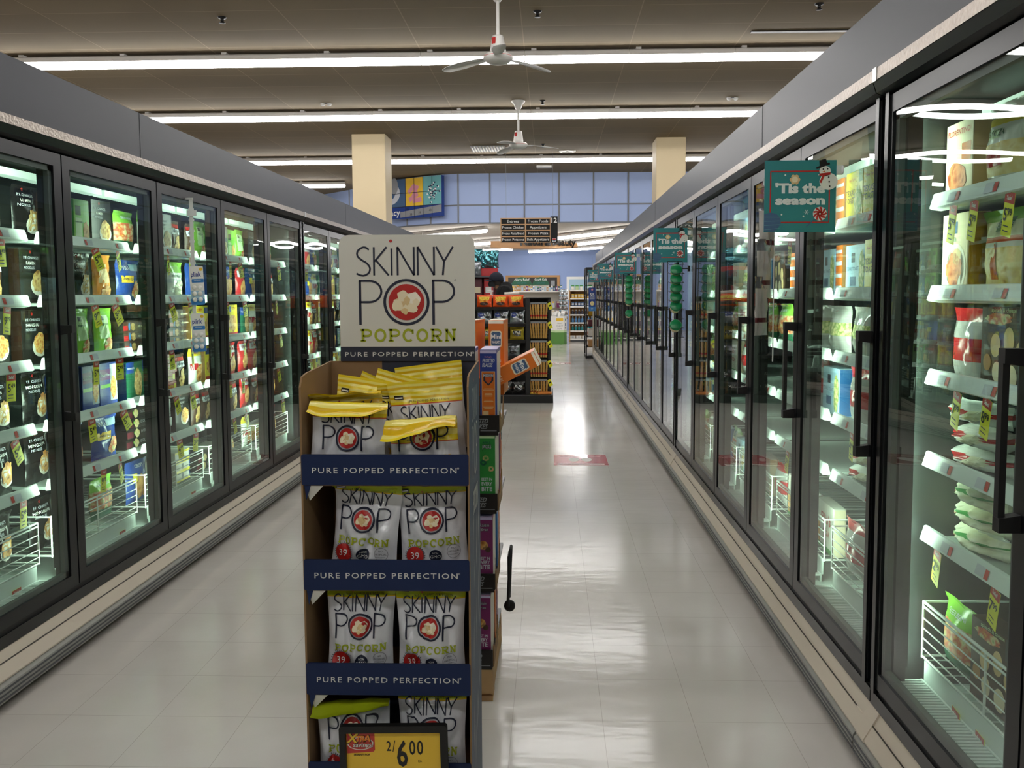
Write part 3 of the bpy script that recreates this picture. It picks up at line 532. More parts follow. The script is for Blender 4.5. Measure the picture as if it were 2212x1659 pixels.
dd('plate', 'box', 'cream pouch with a round plate of ravioli', .15, .23, .06, 'cream', patches=[(-.3, .1, .76, .9, 'slate')], disc=[(.04, .34, .42, .30, 'cream3'), (.04, .34, .36, .25, 'offwhite')], foods=[(.0, .33, .3, .2, 'f_pepper'), (.1, .48, .16, .1, 'cream2')], lines=[('ravioli', .06, -.1, .66, 'dgreen')], side='gold')
dd('raviolibag', 'bag', 'clear ravioli bag with green and rust bands', .24, .225, .08, 'filmwhite', bands=[(0, 'f_ravioli'), (.56, 'filmwhite'), (.62, 'rust'), (.68, 'f_dump'), (.86, 'green2')], patches=[(-.12, .16, .74, .9, 'dgreen'), (-.14, -.04, .2, .6, 'rust')], lines=[('cheese', .09, .02, .78, 'hilite')], seed=23)
dd('flor', 'box', 'cream box of breaded shrimp with italic name', .16, .22, .06, 'cream', patches=[(.1, .44, .5, .72, 'orange')], foods=[(-.05, .3, .36, .2, 'f_pepper')], lines=[('FLORENTINO', .07, 0, .84, 'redlogo')], side='cream2')
dd('tallbag', 'bag', 'tall white bag with yellow panels', .19, .235, .09, 'filmwhite', bands=[(0, 'filmwhite'), (.2, 'f_ravioli'), (.55, 'filmwhite'), (.74, 'yellow'), (.84, 'filmwhite')], patches=[(-.2, .2, .3, .44, 'red'), (-.3, .1, .6, .7, 'palegreen')], lines=[('GYOZA', .07, .02, .62, 'dgreen')], seed=25)
dd('redflat', 'bag', 'shiny red and clear bag', .20, .21, .07, 'filmred', bands=[(0, 'clearbag'), (.3, 'filmred'), (.6, 'clearbag'), (.82, 'filmred')], seed=26)
dd('greyflat', 'bag', 'clear shiny bag of rolls', .22, .2, .08, 'clearbag', bands=[(0, 'clearbag'), (.4, 'f_herb'), (.66, 'clearbag')], seed=27)
dd('orangecan', 'box', 'slim orange and white striped box', .08, .20, .06, 'orange', patches=[(-.5, .5, .12, .2, 'hilite'), (-.5, .5, .36, .44, 'hilite'), (-.5, .5, .6, .68, 'hilite'), (-.5, .5, .84, .9, 'hilite')], side='tan')
dd('croi', 'bag', 'clear tray of golden pastries', .24, .15, .12, 'clearbag', bands=[(0, 'f_rice'), (.55, 'f_ravioli'), (.85, 'clearbag')], seed=28)
dd('brocc', 'bag', 'dark green vegetable bag', .2, .2, .08, 'dgreen', bands=[(0, 'dgreen'), (.25, 'f_veg'), (.7, 'filmgreen')], lines=[('GREEN BEANS', .06, 0, .8, 'hilite')], seed=29)

LV = ['top', 'second', 'third', 'fourth', 'fifth']
NEXTX = {}
def bay_name(side, b): return ('%s left freezer door' % ORD[b] if side < 0 else ('near right freezer door' if b == 0 else '%s right freezer door' % ORD[b]))
def place(dn, side, y, z, w, label, group, rz=0., tilt=0.):
    me, kind, desc, bw, bh, bd = DES[dn]
    o = bpy.data.objects.new(me.name, me); COL.objects.link(o)
    o.location = ((XR+w) if side > 0 else (XL-w), y, z)
    o.rotation_euler = (tilt, 0, (R(-90) if side > 0 else R(90))+rz)
    props(o, label, 'frozen food', group); return o
def fill_row(side, b, lv, names, rails, y0, start=0., w=.2):
    """names are set left to right as one stands before the door"""
    e_ = .036 if lv < 5 else .056
    av = (1.925 if lv == 0 else rails[lv-1]-.05)-(rails[lv]-.033 if lv < 5 else .368)-.003
    a0, a1 = y0+e_, y0+BAY-e_; i = 0
    z = rails[lv] if lv < 5 else .366
    full = list(names)
    for rep_ in range(4): full += names[::-1]
    full += ['tyson', 'lime'] if side < 0 else ['flor', 'plate']
    row, used = [], 0.
    for nm in full:
        nm, stack = nm if isinstance(nm, tuple) else (nm, 1)
        if used+DES[nm][3]+.004 > a1-a0: continue
        while stack > 1 and (DES[nm][4]+.001)*stack > av: stack -= 1
        if DES[nm][4] > av: continue
        row.append((nm, stack)); used += DES[nm][3]+.004
    gap = (a1-a0-used)/max(1, len(row)-1); cur = 0.
    for nm, stack in row:
        me, kind, desc, bw, bh, bd = DES[nm]
        yc = (a0+cur+bw/2) if side < 0 else (a1-cur-bw/2)
        for q in range(stack):
            where = ('on the %s shelf' % LV[lv]) if lv < 5 else 'in the wire basket'
            pos = ORD[i]+' from left'
            st = '' if stack == 1 else (', topmost of its stack' if q == stack-1 else ', bottom of its stack' if q == 0 else ', %s up its stack' % ORD[q])
            short = desc.split(' with ')[0]
            lab = '%s, %s %s%s, %s' % (short, pos, where, st, bay_name(side, b))
            if len(lab.split()) > 16: lab = '%s, %s %s%s, %s' % (' '.join([short.split()[0], short.split()[-1]]), pos, where.replace('on the ', '').replace('in the ', ''), st.replace(' of its stack', ' one').replace(' its stack', ''), bay_name(side, b))
            zz = z-.033+q*(bh+.0008) if lv < 5 else z+.002+q*(bh+.0008)
            place(nm, side, yc, zz, w+rnd.uniform(0, .012), lab, 'frozen food behind the %s' % bay_name(side, b), (rnd.uniform(-.12, .12) if kind == 'bag' else 0) if stack > 1 else rnd.uniform(-.05, .05))
        cur += bw+.004+gap; i += 1
LEFT = {
 0: [['ramen', 'shang', 'ramen', 'lomein'], ['ramen', 'chick', 'ramen', 'ramen'], ['shang', 'rice', 'bluebag', 'shang'], ['cheese', ('cheese', 2), 'ravbox', 'lomein'], [('greenbox', 2), 'ravbox', ('greenbox', 2), 'mongol'], ['croi', 'croi', 'mongol']],
 1: [['lomein', 'shang', 'limebox', 'ramen'], ['ramen', 'ramen', 'lomein', 'orangebag'], ['shang', 'shang', 'lime', 'lime'], ['mongol', 'bluebag', 'rice', 'rice'], ['mongol', 'bluebag', 'bluebag', 'rice'], ['mongol', 'croi', 'brocc']],
 2: [['brocc', 'pot', 'ramen', 'lomein'], ['bluebag', 'bluebag', 'pot', 'tyson'], [('flatbrown', 3), ('flatbrown', 4), ('flatbrown', 4)], ['marie', 'marie', ('flatred', 4), 'tyson'], [('flatblack', 4), ('flatblack', 4), 'shang'], ['chick', ('flatwhite', 3), ('flatwhite', 3)]],
 3: [['tyson', 'lime', 'limebox', 'ramen'], ['chick', 'chick', 'chick'], ['yellowbox', 'yellowbox', 'chick', 'chick'], ['wings', 'yellowbox', 'wings', 'redbag'], ['tyson', 'tyson', 'tyson', 'tyson', 'tyson'], [('flatblack', 2), ('flatwhite', 2), 'croi']],
 4: [['lime', 'ramen', 'shang', 'lime'], ['redbag', 'chick', 'redbag', 'wings'], ['marie', 'wings', 'tyson', 'redbag'], ['redbag', 'redbag', 'wings', 'redbag'], ['redbag', 'tyson', 'redbag', 'redbag'], ['wings', 'croi', 'redbag']]}
RIGHT = {
 0: [['flor', 'tallbag', 'tallbag', 'flor'], ['plate', 'raviolibag', 'plate', 'plate'], ['redflat', 'brie', 'brie'], [('meat', 3), ('stirfry', 3)], [('dump', 3), ('dump', 2), 'plate'], ['brocc', 'brie', 'brie']],
 1: [['texas', 'texas', 'bread', 'greyflat'], ['bread', 'texas', 'texas', 'texas'], ['greyflat', 'texasw', 'redflat', 'texasw'], ['redflat', 'texasp', 'texasp', 'texasp'], [('meat', 2), ('stirfry', 3)], ['redflat', 'redflat', ('stirfry', 2)]],
 2: [['greyflat', 'orangecan', 'orangecan', 'greyflat', 'bread'], ['orangecan', 'greyflat', 'orangecan', 'bread', 'orangecan'], ['greyflat', 'greyflat', 'greyflat'], ['greyflat', 'redflat', 'bread'], ['ellio', 'ellio', 'ellio'], ['ellio', 'greyflat', 'ellio']]}
pool_r = ['greyflat', 'ellio', 'brie', 'redflat', 'texasw', 'bread', 'plate', 'pot', 'brocc', 'raviolibag']; pool_l = ['redbag', 'wings', 'chick', 'tyson', 'limebox', 'yellowbox', 'lomein', 'marie']
for b in (5, 6, 7, 8, 9): LEFT[b] = [[rnd.choice(pool_l) for _ in range(4)] for _ in range(6)]
for b in (3, 4, 5, 6, 7, 8, 9, 10): RIGHT[b] = [[rnd.choice(pool_r) for _ in range(4)] for _ in range(6)]
for b in LEFT:
    for lv in range(6): fill_row(-1, b, lv, LEFT[b][lv], RAILS_L, YJ+BAY*b)
for b in RIGHT:
    for lv in range(6): fill_row(1, b, lv, RIGHT[b][lv], RAILS_R, YJ+BAY*(b-1), 0, .153 if b < 2 else .17)

# yellow sale tags clipped under the rails
TAGS = {}
def tag_mesh(price):
    if price not in TAGS:
        m = MB(); put = flat(0, 0, 0); m.box(-.027, .027, 0, .0007, -.105, 0, 'tagyellow')
        m.rect(-.027, .027, -.026, 0, 'tagred', put, 1); m.text('Sale!', .011, 'white', put, 0, -.018, 2, bold=.02)
        m.text(price[:-2], .030, 'black', put, -.012, -.068, 2, bold=.02); m.text(price[-2:], .017, 'black', put, .010, -.054, 2, bold=.02)
        for zz in (-.082, -.094): m.rect(-.018, .012, zz, zz+.003, 'dgrey', put, 1)
        TAGS[price] = m.mesh('price_tag')
    return TAGS[price]
def tag(side, b, lv, frac, price, tilt, yaw, y0, rails, n):
    z = rails[lv] if lv < 5 else .36
    me = tag_mesh(price); o = bpy.data.objects.new('price_tag', me); COL.objects.link(o)
    w = .119 if lv < 5 else .122
    o.location = ((XR+w) if side > 0 else (XL-w), y0+.05+frac*(BAY-.1), z-.045)
    o.rotation_euler = Matrix.Rotation((R(-90) if side > 0 else R(90))+yaw, 3, 'Z').to_4x4().to_3x3().__matmul__(Matrix.Rotation(tilt, 3, 'Y')).to_euler()
    props(o, 'yellow tag reading %s %s, %s from near end, %s, %s' % (price[:-2], price[-2:], ORD[n], ('below %s shelf' % LV[lv]) if lv < 5 else 'on wire basket', bay_name(side, b)), 'price tag', 'yellow sale tags in the freezers')
PR = ['549', '999', '329', '599', '449', '799', '899', '349']
for b in range(0, 6):
    for lv in range(5):
        fr = [f+rnd.uniform(-.07, .07) for f in ((.18, .5, .84) if b < 4 else (.3, .75))]
        for n, f in enumerate(fr): tag(-1, b, lv, f, rnd.choice(PR[:5]), rnd.uniform(-.5, .15), rnd.uniform(-.2, .25), YJ+BAY*b, RAILS_L, n)
    if b < 3: tag(-1, b, 5, .78, '999', 0, 0, YJ+BAY*b, RAILS_L, 0)
for lv, lst in enumerate([[(.42, '599'), (.66, '599'), (.82, '599')], [], [(.52, '899'), (.74, '799'), (.28, '799')], [(.2, '899')], [(.42, '799'), (.86, '299')], [(.5, '999'), (.68, '799')]]):
    for n, (f, p) in enumerate(sorted(lst)): tag(1, 0, lv, f, p, .22 if lv < 5 else 0, -.1, YJ-BAY, RAILS_R, n)
for lv, lst in enumerate([[], [(.24, '329')], [(.62, '349')], [(.7, '449')], [(.18, '329')]]):
    for n, (f, p) in enumerate(lst): tag(1, 1, lv, f, p, .12, -.1, YJ, RAILS_R, n)
for b in (2, 3, 4):
    for lv in range(5): tag(1, b, lv, rnd.uniform(.2, .8), rnd.choice(PR), rnd.uniform(-.1, .3), 0, YJ+BAY*(b-1), RAILS_R, 0)

# ------------------------------------------------------------------ popcorn display
def arcpts(cx, cz, rx, rz, a0, a1, n=14): return [(cx+rx*math.cos(R(a0+(a1-a0)*i/n)), cz+rz*math.sin(R(a0+(a1-a0)*i/n))) for i in range(n+1)]
def skinny(m, put, k=1., ink='ink', wd=1., k0=2):
    """the wordmark, metres about the middle of the O; k scales it"""
    def rb(pts, w, closed=False): m.ribbon([(x*k, z*k) for x, z in pts], w*k*wd, ink, put, k0, closed, .02*k if k < 1 else .03)
    w = .0054; a, b = .077, .158
    rb(smooth([(-.106, .150), (-.116, .157), (-.127, .156), (-.139, .146), (-.139, .132), (-.127, .121), (-.113, .112), (-.104, .099), (-.107, .085), (-.120, .077), (-.133, .078), (-.143, .083)], 4), w)
    rb([(-.092, a), (-.092, b)], w); rb([(-.055, b), (-.090, .117)], w); rb([(-.086, .120), (-.050, a)], w)
    rb([(-.041, a), (-.041, b-.004)], w); m.disc(-.043*k, .175*k, .0045*k, .0045*k, 'redlogo', put, k0, 12)
    for x0, x1 in ((-.024, .023), (.034, .081)): rb([(x0, a), (x0, b)], w); rb([(x0, b), (x1, a)], w); rb([(x1, a), (x1, b)], w)
    rb([(.087, b), (.110, .116)], w); rb([(.136, b), (.110, .116), (.106, a)], w)
def pop(m, put, k=1., ink='ink', k0=2, kernel=True, wd=1.):
    ws = wd
    def rb(pts, w, closed=False): m.ribbon([(x*k, z*k) for x, z in pts], w*k*ws, ink, put, k0, closed, .02*k if k < 1 else .03)
    for x, wd in ((-.134, .062), (.078, .060)):
        rb([(x, -.065), (x, .062)], .0072); rb([(x-.003, .0615), (x+wd-.032, .0615)]+arcpts(x+wd-.034, .031, .034, .0305, 90, -90)+[(x, .0005)], .0062)
    rb(arcpts(0, 0, .063, .063, 0, 360, 40)[:-1], .0078, True)
    if kernel:
        m.disc(0, 0, .052*k, .052*k, 'redlogo', put, k0, 32, 3)
        for i, (x, z, rx, rz, c) in enumerate([(-.006, -.004, .030, .022, 'cream2'), (-.010, .018, .017, .015, 'cream'), (.020, .010, .020, .019, 'cream3'), (-.026, -.008, .015, .018, 'cream'), (.012, -.016, .022, .014, 'cream'), (-.004, -.026, .010, .009, 'cream2'), (.002, .004, .009, .012, 'cream2'), (.028, -.002, .010, .012, 'cream')]):
            n = 16; P = [(k*(x+rx*(1+.13*math.sin(3*t+i))*math.cos(t)), k*(z+rz*(1+.13*math.cos(4*t+i))*math.sin(t))) for t in [2*PI*j/n for j in range(n)]]
            m.poly(P, c, put, k0+1+i*.5)
def slab(m, put, x0, x1, z0, z1, mt, word='POPCORN', k0=2, w=None):
    n = len(word); L = (x1-x0)/(n*1.0); gw = L*.80; h = z1-z0; w = w or h*.22; sw = h*.15
    for i, ch in enumerate(word):
        ax = x0+i*L+(L-gw)/2; X = lambda u: ax+u*gw; Z = lambda v: z0+v*h
        rb = lambda pts, ww=w, c=False: m.ribbon([(X(u), Z(v)) for u, v in pts], ww, mt, put, k0, c, .012)
        st = lambda u: (rb([(u, .06), (u, .94)]), rb([(u-.22, .07), (u+.24, .07)], sw), rb([(u-.22, .93), (u+.1, .93)], sw))
        if ch in 'PR':
            st(.2); rb([(.1, .92), (.6, .92)]+[(.6+.32*math.cos(R(t)), .69+.23*math.sin(R(t))) for t in range(75, -91, -15)]+[(.2, .46)], sw*1.1)
            if ch == 'R': rb([(.5, .46), (.82, .07)], w*.9); rb([(.68, .07), (1.04, .07)], sw)
        elif ch == 'O': rb([(.5+.43*math.cos(R(t)), .5+.43*math.sin(R(t))) for t in range(0, 360, 15)], w*.85, True)
        elif ch == 'C': rb([(.52+.43*math.cos(R(t)), .5+.43*math.sin(R(t))) for t in range(40, 325, 15)], w*.85); rb([(.9, .62), (.9, .96)], sw)
        elif ch == 'N': rb([(.18, .06), (.18, .94)], w*.8); rb([(.84, .06), (.84, .94)], w*.8); rb([(.18, .92), (.84, .08)], w); rb([(0, .93), (.3, .93)], sw); rb([(0, .07), (.38, .07)], sw); rb([(.64, .93), (1.04, .93)], sw)
def rrect(x0, x1, z0, z1, r, n=6, top=True):
    P = []
    for cx, cz, a in ((x1-r, z1-r, 0), (x0+r, z1-r, 90), (x0+r, z0+r, 180), (x1-r, z0+r, 270)):
        if cz < (z0+z1)/2 and top: P.append((x0 if a == 180 else x1, z0)); continue
        P += [(cx+r*math.cos(R(a+90*i/n)), cz+r*math.sin(R(a+90*i/n))) for i in range(n+1)]
    return P
def slabpoly(m, pts, y0, y1, mt):
    n = len(pts); m.add([(x, y0, z) for x, z in pts]+[(x, y1, z) for x, z in pts], [tuple(range(n)), tuple(range(2*n-1, n-1, -1))]+[(i, (i+1) % n, n+(i+1) % n, n+i) for i in range(n)], mt)
DX0, DX1, DY0, DY1 = -.638, -.2135, 2.10, 2.40
PD = thing('popcorn_display', (-.426, 2.25, 0), 'tall cardboard popcorn display with white header card and four navy trays', 'display stand')
m = MB(); slabpoly(m, rrect(-.6085, -.2175, 1.249, 1.611, .03), 2.392, 2.398, 'cardwhite'); p = flat(-.415, 2.392, 1.418)
m.rect(-.194, .1975, -.170, -.128, 'navydark', p, 1)
hc = lambda x, z, k=1: p(x, z, k)
skinny(m, hc); pop(m, hc); slab(m, hc, -.138, .146, -.114, -.077, 'lime')
m.text('PURE POPPED PERFECTION', .0125, 'lettergrey', p, .003, -.156, 3, sp=1.25, width=.367, bold=.006); m.disc(.191, -.146, .003, .003, 'lettergrey', p, 2, 12, 1, .7); m.disc(.142, .062, .0028, .0028, 'ink', p, 2, 12, 1, .7)
m.build('header_card', PD, world=True)
m = MB(); m.box(DX0-.005, -.49, 2.398, 2.402, .0, 1.248, 'kraft'); m.box(-.49, DX1-.004, 2.398, 2.402, .0, 1.248, 'navydark'); m.build('back_panel', PD, world=True)
sp = [(DY0-.004, .0), (DY0-.004, 1.205), (DY0+.012, 1.23), (DY0+.05, 1.236), (DY1+.002, 1.248), (DY1+.002, 0)]
for nm, x, inner, outer in (('side_panel', DX0, 'kraft', 'navyside'), ('side_panel', DX1, 'kraft', 'navyside')):
    m = MB(); o_ = -.005 if x == DX0 else .005
    m.add([(x, y, z) for y, z in sp]+[(x+o_, y, z) for y, z in sp], [tuple(range(6)), tuple(range(11, 5, -1))]+[(i, (i+1) % 6, 6+(i+1) % 6, 6+i) for i in range(6)], [inner, outer]+[inner]*6)
    if x == DX1:
        q = lambda u, z, k=1: Vector((DX1+.0052+.0004*k, 2.25+u, z))
        v = lambda xx, zz, k=1: q(xx*.62, 1.02+zz*1.35, k)
        skinny(m, v, .8, 'lettergrey', .7); pop(m, v, .8, 'lettergrey', 2, False); slab(m, lambda xx, zz, k=1: q(xx*.6, 1.02+zz*1.7, k), -.11, .115, -.1, -.062, 'lettergrey')
        rr = random.Random(4)
        for i in range(26):
            z0 = rr.uniform(.1, .78); u = rr.uniform(-.11, .11); l = rr.uniform(.05, .16)
            m.poly([(u, z0), (u+.012, z0+l*.5), (u+.02, z0+l), (u+.008, z0+l*.55)], 'lettergrey', q, 2)
    m.build(nm, PD, world=True)
LIPS = [(.952, 1.032), (.676, .757), (.396, .481), (.115, .213)]
for za, zb in LIPS:
    t = MB(); t.box(DX0+.001, DX1-.001, DY0, DY1-.004, za-.003, za+.001, 'kraft')
    slabpoly(t, rrect(DX0-.003, DX1+.003, za, zb, .004, 2, False), DY0-.006, DY0-.001, 'navy')
    p = flat(-.427, DY0-.006, (za+zb)/2)
    if zb > .3: t.text('PURE POPPED PERFECTION', .0145, 'lettergrey', p, 0, -.008, 2, sp=1.25, width=.372, bold=.006); t.disc(.190, .005, .0025, .0025, 'lettergrey', p, 2, 10, 1, .6)
    t.add([(DX0+.006, DY0-.003, za-.002), (DX0+.052, DY0-.003, za-.002), (DX0+.012, DY0+.012, za-.045)], [(0, 1, 2)], 'cardwhite'); t.add([(DX0+.003, DY0-.004, za-.001), (DX0+.02, DY0-.004, za-.001), (DX0+.008, DY0-.004, za-.04)], [(0, 1, 2)], 'navy')
    t.build('tray', PD, world=True)
m = MB(); m.box(DX0+.001, DX1-.001, DY0, DY1-.004, 0, .112, 'navydark'); m.build('base', PD, world=True)

def popbag(flav, x, y, z, label, roll=0, tilt=0, yaw=0, w=.19, h=.275, d=.078, flop=0., v0=.8, seed=1, twist=0., tl=0., vb=None):
    f = bag_fn(w, h, d, seed, flop, v0, 0, twist, .0085, tl); m = MB(); put = on_bag(f, w, h)
    vb = vb or (.88 if flav == 'lime' else .76)
    if flav == 'lime': bands = [(0, 'film'), (vb-.012, 'filmy3'), (vb, 'filmlime')]; lz = .60*h
    else: bands = [(0, 'film'), (vb-.012, 'rust'), (vb, 'filmy1')]+[(vb+(1-vb)*q/9, ['filmy1', 'filmy2', 'filmy3', 'filmy2'][q % 4]) for q in range(1, 9)]; lz = .105
    bag(m, f, bands, 22, 28)
    v = lambda xx, zz, k=1: put(xx, lz+zz, k+2)
    skinny(m, v, .5, wd=1.25); pop(m, v, .5, wd=1.3); slab(m, v, -.072, .075, -.067, -.047, 'lime' if flav == 'lime' else 'signyellow')
    m.text('PURE POPPED PERFECTION', .0055, 'boxblack', put, .01, (vb+.015)*h, 5, width=.55*w, sp=1.15)
    bp = lambda xx, zz, k=1: put(xx, zz, k+3)
    m.rect(-.43*w, -.30*w, (vb+.055)*h, (vb+.10)*h, 'boxblack', bp, 1, 3, 3); m.rect(-.42*w, -.31*w, (vb+.065)*h, (vb+.08)*h, 'white', bp, 2, 3, 3)
    if flav != 'lime':
        bk = on_bag(f, w, h, -1); m.disc(-.16*w, (vb+.06)*h, .022, .012, 'white', bk, 2, 16, 3); m.text('BEST BY', .004, 'boxblack', bk, -.16*w, (vb+.06)*h, 5, width=-.03)
    if flav == 'lime':
        cz = .255*h; n = 28
        m.ribbon(arcpts(-.052, cz, .0245, .0245, 0, 360, 28)[:-1], .001, 'ink', bp, 1, True)
        for i in range(n):
            a = 2*PI*i/n; m.ribbon([(-.052+.0255*math.cos(a), cz+.0255*math.sin(a)), (-.052+.029*math.cos(a), cz+.029*math.sin(a))], .0016, 'ink', bp, 1)
        m.disc(-.052, cz, .024, .024, 'redlogo', bp, 2, 24, 3); m.text('39', .018, 'white', bp, -.052, cz-.008, 4)
        m.disc(.005, cz-.002, .0175, .0175, 'ink', bp, 2, 20, 3); m.text('NON', .005, 'white', bp, .005, cz+.003, 4); m.text('GMO', .009, 'white', bp, .005, cz-.009, 4)
        m.ribbon(arcpts(.055, cz+.004, .018, .018, 0, 360, 24)[:-1], .0008, 'ink', bp, 1, True); m.text('NO', .005, 'ink', bp, .055, cz+.011, 3); m.text('ARTIFICIAL', .005, 'ink', bp, .055, cz+.002, 3, width=.03); m.text('INGREDIENTS', .003, 'ink', bp, .055, cz-.005, 3, width=.024)
    z += abs(math.sin(roll))*w*.44+.004
    o = m.build('popcorn_bag', None, loc=(x, y, z), label=label, cat='popcorn bag', group='popcorn bags in the display')
    o.rotation_euler = (Matrix.Rotation(yaw, 3, 'Z') @ Matrix.Rotation(-tilt, 3, 'X') @ Matrix.Rotation(-roll, 3, 'Y')).to_euler()
    return o
z2, z3, z4, z1 = .678, .398, .117, .954
popbag('lime', -.503, 2.165, z2, 'white popcorn bag with lime top, left in the second tray, leaning back', R(-4), R(4), R(-6), seed=3, w=.185, h=.265, flop=.6, v0=.80)
popbag('lime', -.308, 2.175, z2, 'white popcorn bag with lime top, right in the second tray', R(3), R(4), R(3), seed=5, w=.185, h=.26, flop=.7, v0=.80)
popbag('lime', -.512, 2.155, z3, 'white popcorn bag with lime top, left in the third tray', R(-1), R(4), R(5), seed=6, w=.18, h=.265)
popbag('lime', -.318, 2.15, z3, 'white popcorn bag with lime top, right in the third tray', R(1), R(3), R(-2), seed=7, w=.185, h=.265)
popbag('lime', -.525, 2.15, z4, 'white popcorn bag in the bottom tray, lime top flopped out to the left', R(2), R(0), R(4), seed=9, w=.2, h=.285, flop=1.5, v0=.78, vb=.80)
popbag('lime', -.318, 2.15, z4, 'white popcorn bag in the bottom tray, right, behind the price sign', R(1), R(4), R(-2), seed=11, w=.185, h=.266)
Y_ = dict(h=.25, w=.20, d=.055)
popbag('butter', -.535, 2.142, z1, 'butter popcorn bag front left, its yellow top folded forward over the tray', R(-3), R(4), R(6), seed=21, flop=1.8, v0=.74, vb=.64, **Y_)
popbag('butter', -.325, 2.142, z1-.0, 'butter popcorn bag front right, yellow top folded forward, lowest of all', R(4), R(4), R(-4), seed=22, flop=1.8, v0=.62, vb=.42, w=.19, h=.225, d=.055)
popbag('butter', -.318, 2.203, z1-.004, 'butter popcorn bag standing second from the front on the right', R(5), R(4), R(-3), seed=23, flop=.2, v0=.8, **Y_)
popbag('butter', -.322, 2.362, z1+.025, 'butter popcorn bag at the back right, its yellow top raised to the side panel', R(7), R(2), R(0), seed=24, h=.25, w=.19, d=.04)
popbag('butter', -.522, 2.2, z1, 'butter popcorn bag behind the front left one, yellow corner pointing right', R(7), R(3), R(2), seed=25, flop=1.2, v0=.76, vb=.62, h=.25, w=.19, d=.045)
popbag('butter', -.465, 2.315, z1-.01, 'butter popcorn bag in the middle with its corner peaked up', R(-15), R(3), R(-2), seed=26, h=.25, w=.18, d=.04)
popbag('butter', -.56, 2.34, z1-.006, 'butter popcorn bag at the back left with a narrow corner standing up', R(-24), R(1), R(0), seed=27, w=.15, h=.235, d=.035)
popbag('butter', -.538, 2.262, z1-.008, 'butter popcorn bag at the left panel, yellow top sloping right', R(-9), R(3), R(2), seed=28, w=.17, h=.25, d=.04)
popbag('butter', -.41, 2.243, z1, 'butter popcorn bag crumpled between the left and right front bags', R(-4), R(3), R(4), seed=29, flop=.5, v0=.8, w=.15, h=.235, d=.035)

# price sign in front of the display
PS = thing('price_sign', (-.4, 2.04, 0), 'black framed yellow price sign reading 2 for 6 00 before the display', 'price sign')
T = Matrix.Translation((-.4, 2.04, .13)) @ Matrix.Rotation(R(-1.2), 4, 'Y')
fx0, fx1, fz0, fz1 = -.138, .138, -.03, .216
m = MB(); o_, i_ = rrect(fx0, fx1, fz0, fz1, .008, 4, False), rrect(fx0+.016, fx1-.018, fz0+.016, fz1-.018, .003, 4, False); n = len(o_)
for pts, y in ((o_, -.009), (o_, .009), (i_, -.009), (i_, .004)): m.v += [tuple(T @ Vector((x, y, z))) for x, z in pts]
for a, b in ((0, 2), (0, 1), (2, 3)):
    for i in range(n): m.f.append((a*n+i, a*n+(i+1) % n, b*n+(i+1) % n, b*n+i)); m.m.append('black'); m.s.append(False)
m.f.append(tuple(range(n, 2*n))); m.m.append('black'); m.s.append(False); m.build('frame', PS, world=True)
m = MB(); put = lambda x, z, k=1: T @ Vector((x, .0022-.0004*k, z))
m.box(fx0+.015, fx1-.017, .0026, .0036, fz0+.015, fz1-.017, 'signyellow', T)
m.poly([(-.121, .140), (-.121, .196), (-.049, .197), (-.049, .149), (-.053, .144)], 'signred', put, 1)
m.disc(-.086, .166, .034, .017, 'offwhite', put, 2, 28, 1, .9)
for i, (ch, hh, xx, zz, c) in enumerate([('X', .024, -.106, .169, 'signyellow'), ('T', .015, -.090, .172, 'orange2'), ('R', .015, -.080, .172, 'orange2'), ('A', .017, -.069, .172, 'orange2')]):
    m.text(ch, hh*1.08, 'boxblack', put, xx+.0008, zz-.0012, 3, bold=.05, shear=.2); m.text(ch, hh, c, put, xx, zz, 4, bold=.03, shear=.2)
m.text('savings!', .012, 'dgrey', put, -.0785, .1572, 5, bold=.03, shear=.15); m.text('savings!', .012, 'offwhite', put, -.079, .158, 6, bold=.01, shear=.15)
m.text('SKINNY POP', .0052, 'boxblack', put, -.083, .134, 2, bold=.03, width=.042)
m.text('2', .026, 'boxblack', put, -.013, .146, 2, width=.012, bold=.01); m.text('/', .030, 'boxblack', put, .000, .144, 2, width=.008)
m.text('6', .066, 'boxblack', put, .021, .106, 2, width=.028, bold=.02); m.text('0', .037, 'boxblack', put, .047, .136, 2, width=.016, bold=.012); m.text('0', .037, 'boxblack', put, .067, .136, 2, width=.016, bold=.012)
m.text('EA', .006, 'boxblack', put, .066, .115, 2); m.build('price_card', PS, world=True)
m = MB(); m.tube([(-.4, 2.05, .16), (-.4, 2.096, .16)], .008, 'black', 8); m.tube([(-.4, 2.05, .2), (-.4, 2.055, .14)], .012, 'black', 8); m.build('clip_arm', PS, world=True)

# ------------------------------------------------------------------ cereal display behind it
CD = thing('cereal_display', (-.4, 3.1, 0), 'black and brown cardboard cereal display on a wooden pallet behind the popcorn', 'display stand')
CX0, CX1, CY0, CY1 = -.62, -.178, 2.845, 3.39
m = MB()
for k in range(5): m.box(CX0, CX1-.03, CY0+.01+.11*k, CY0+.085+.11*k, .1, .118, 'pallet')
for x in (CX0, (CX0+CX1)/2-.05, CX1-.09): m.box(x, x+.06, CY0+.02, CY1-.02, .018, .1, 'pallet')
m.box(CX0, CX1-.03, CY0+.005, CY0+.02, .03, .118, 'pallet'); m.box(CX0, CX1-.03, CY0+.01, CY0+.1, 0, .018, 'pallet'); m.box(CX0, CX1-.03, CY1-.1, CY1-.01, 0, .018, 'pallet')
m.build('pallet', CD, world=True)
CL = [(.965, 1.024, 0), (.69, .75, -.008), (.41, .466, -.018), (.131, .193, -.028)]
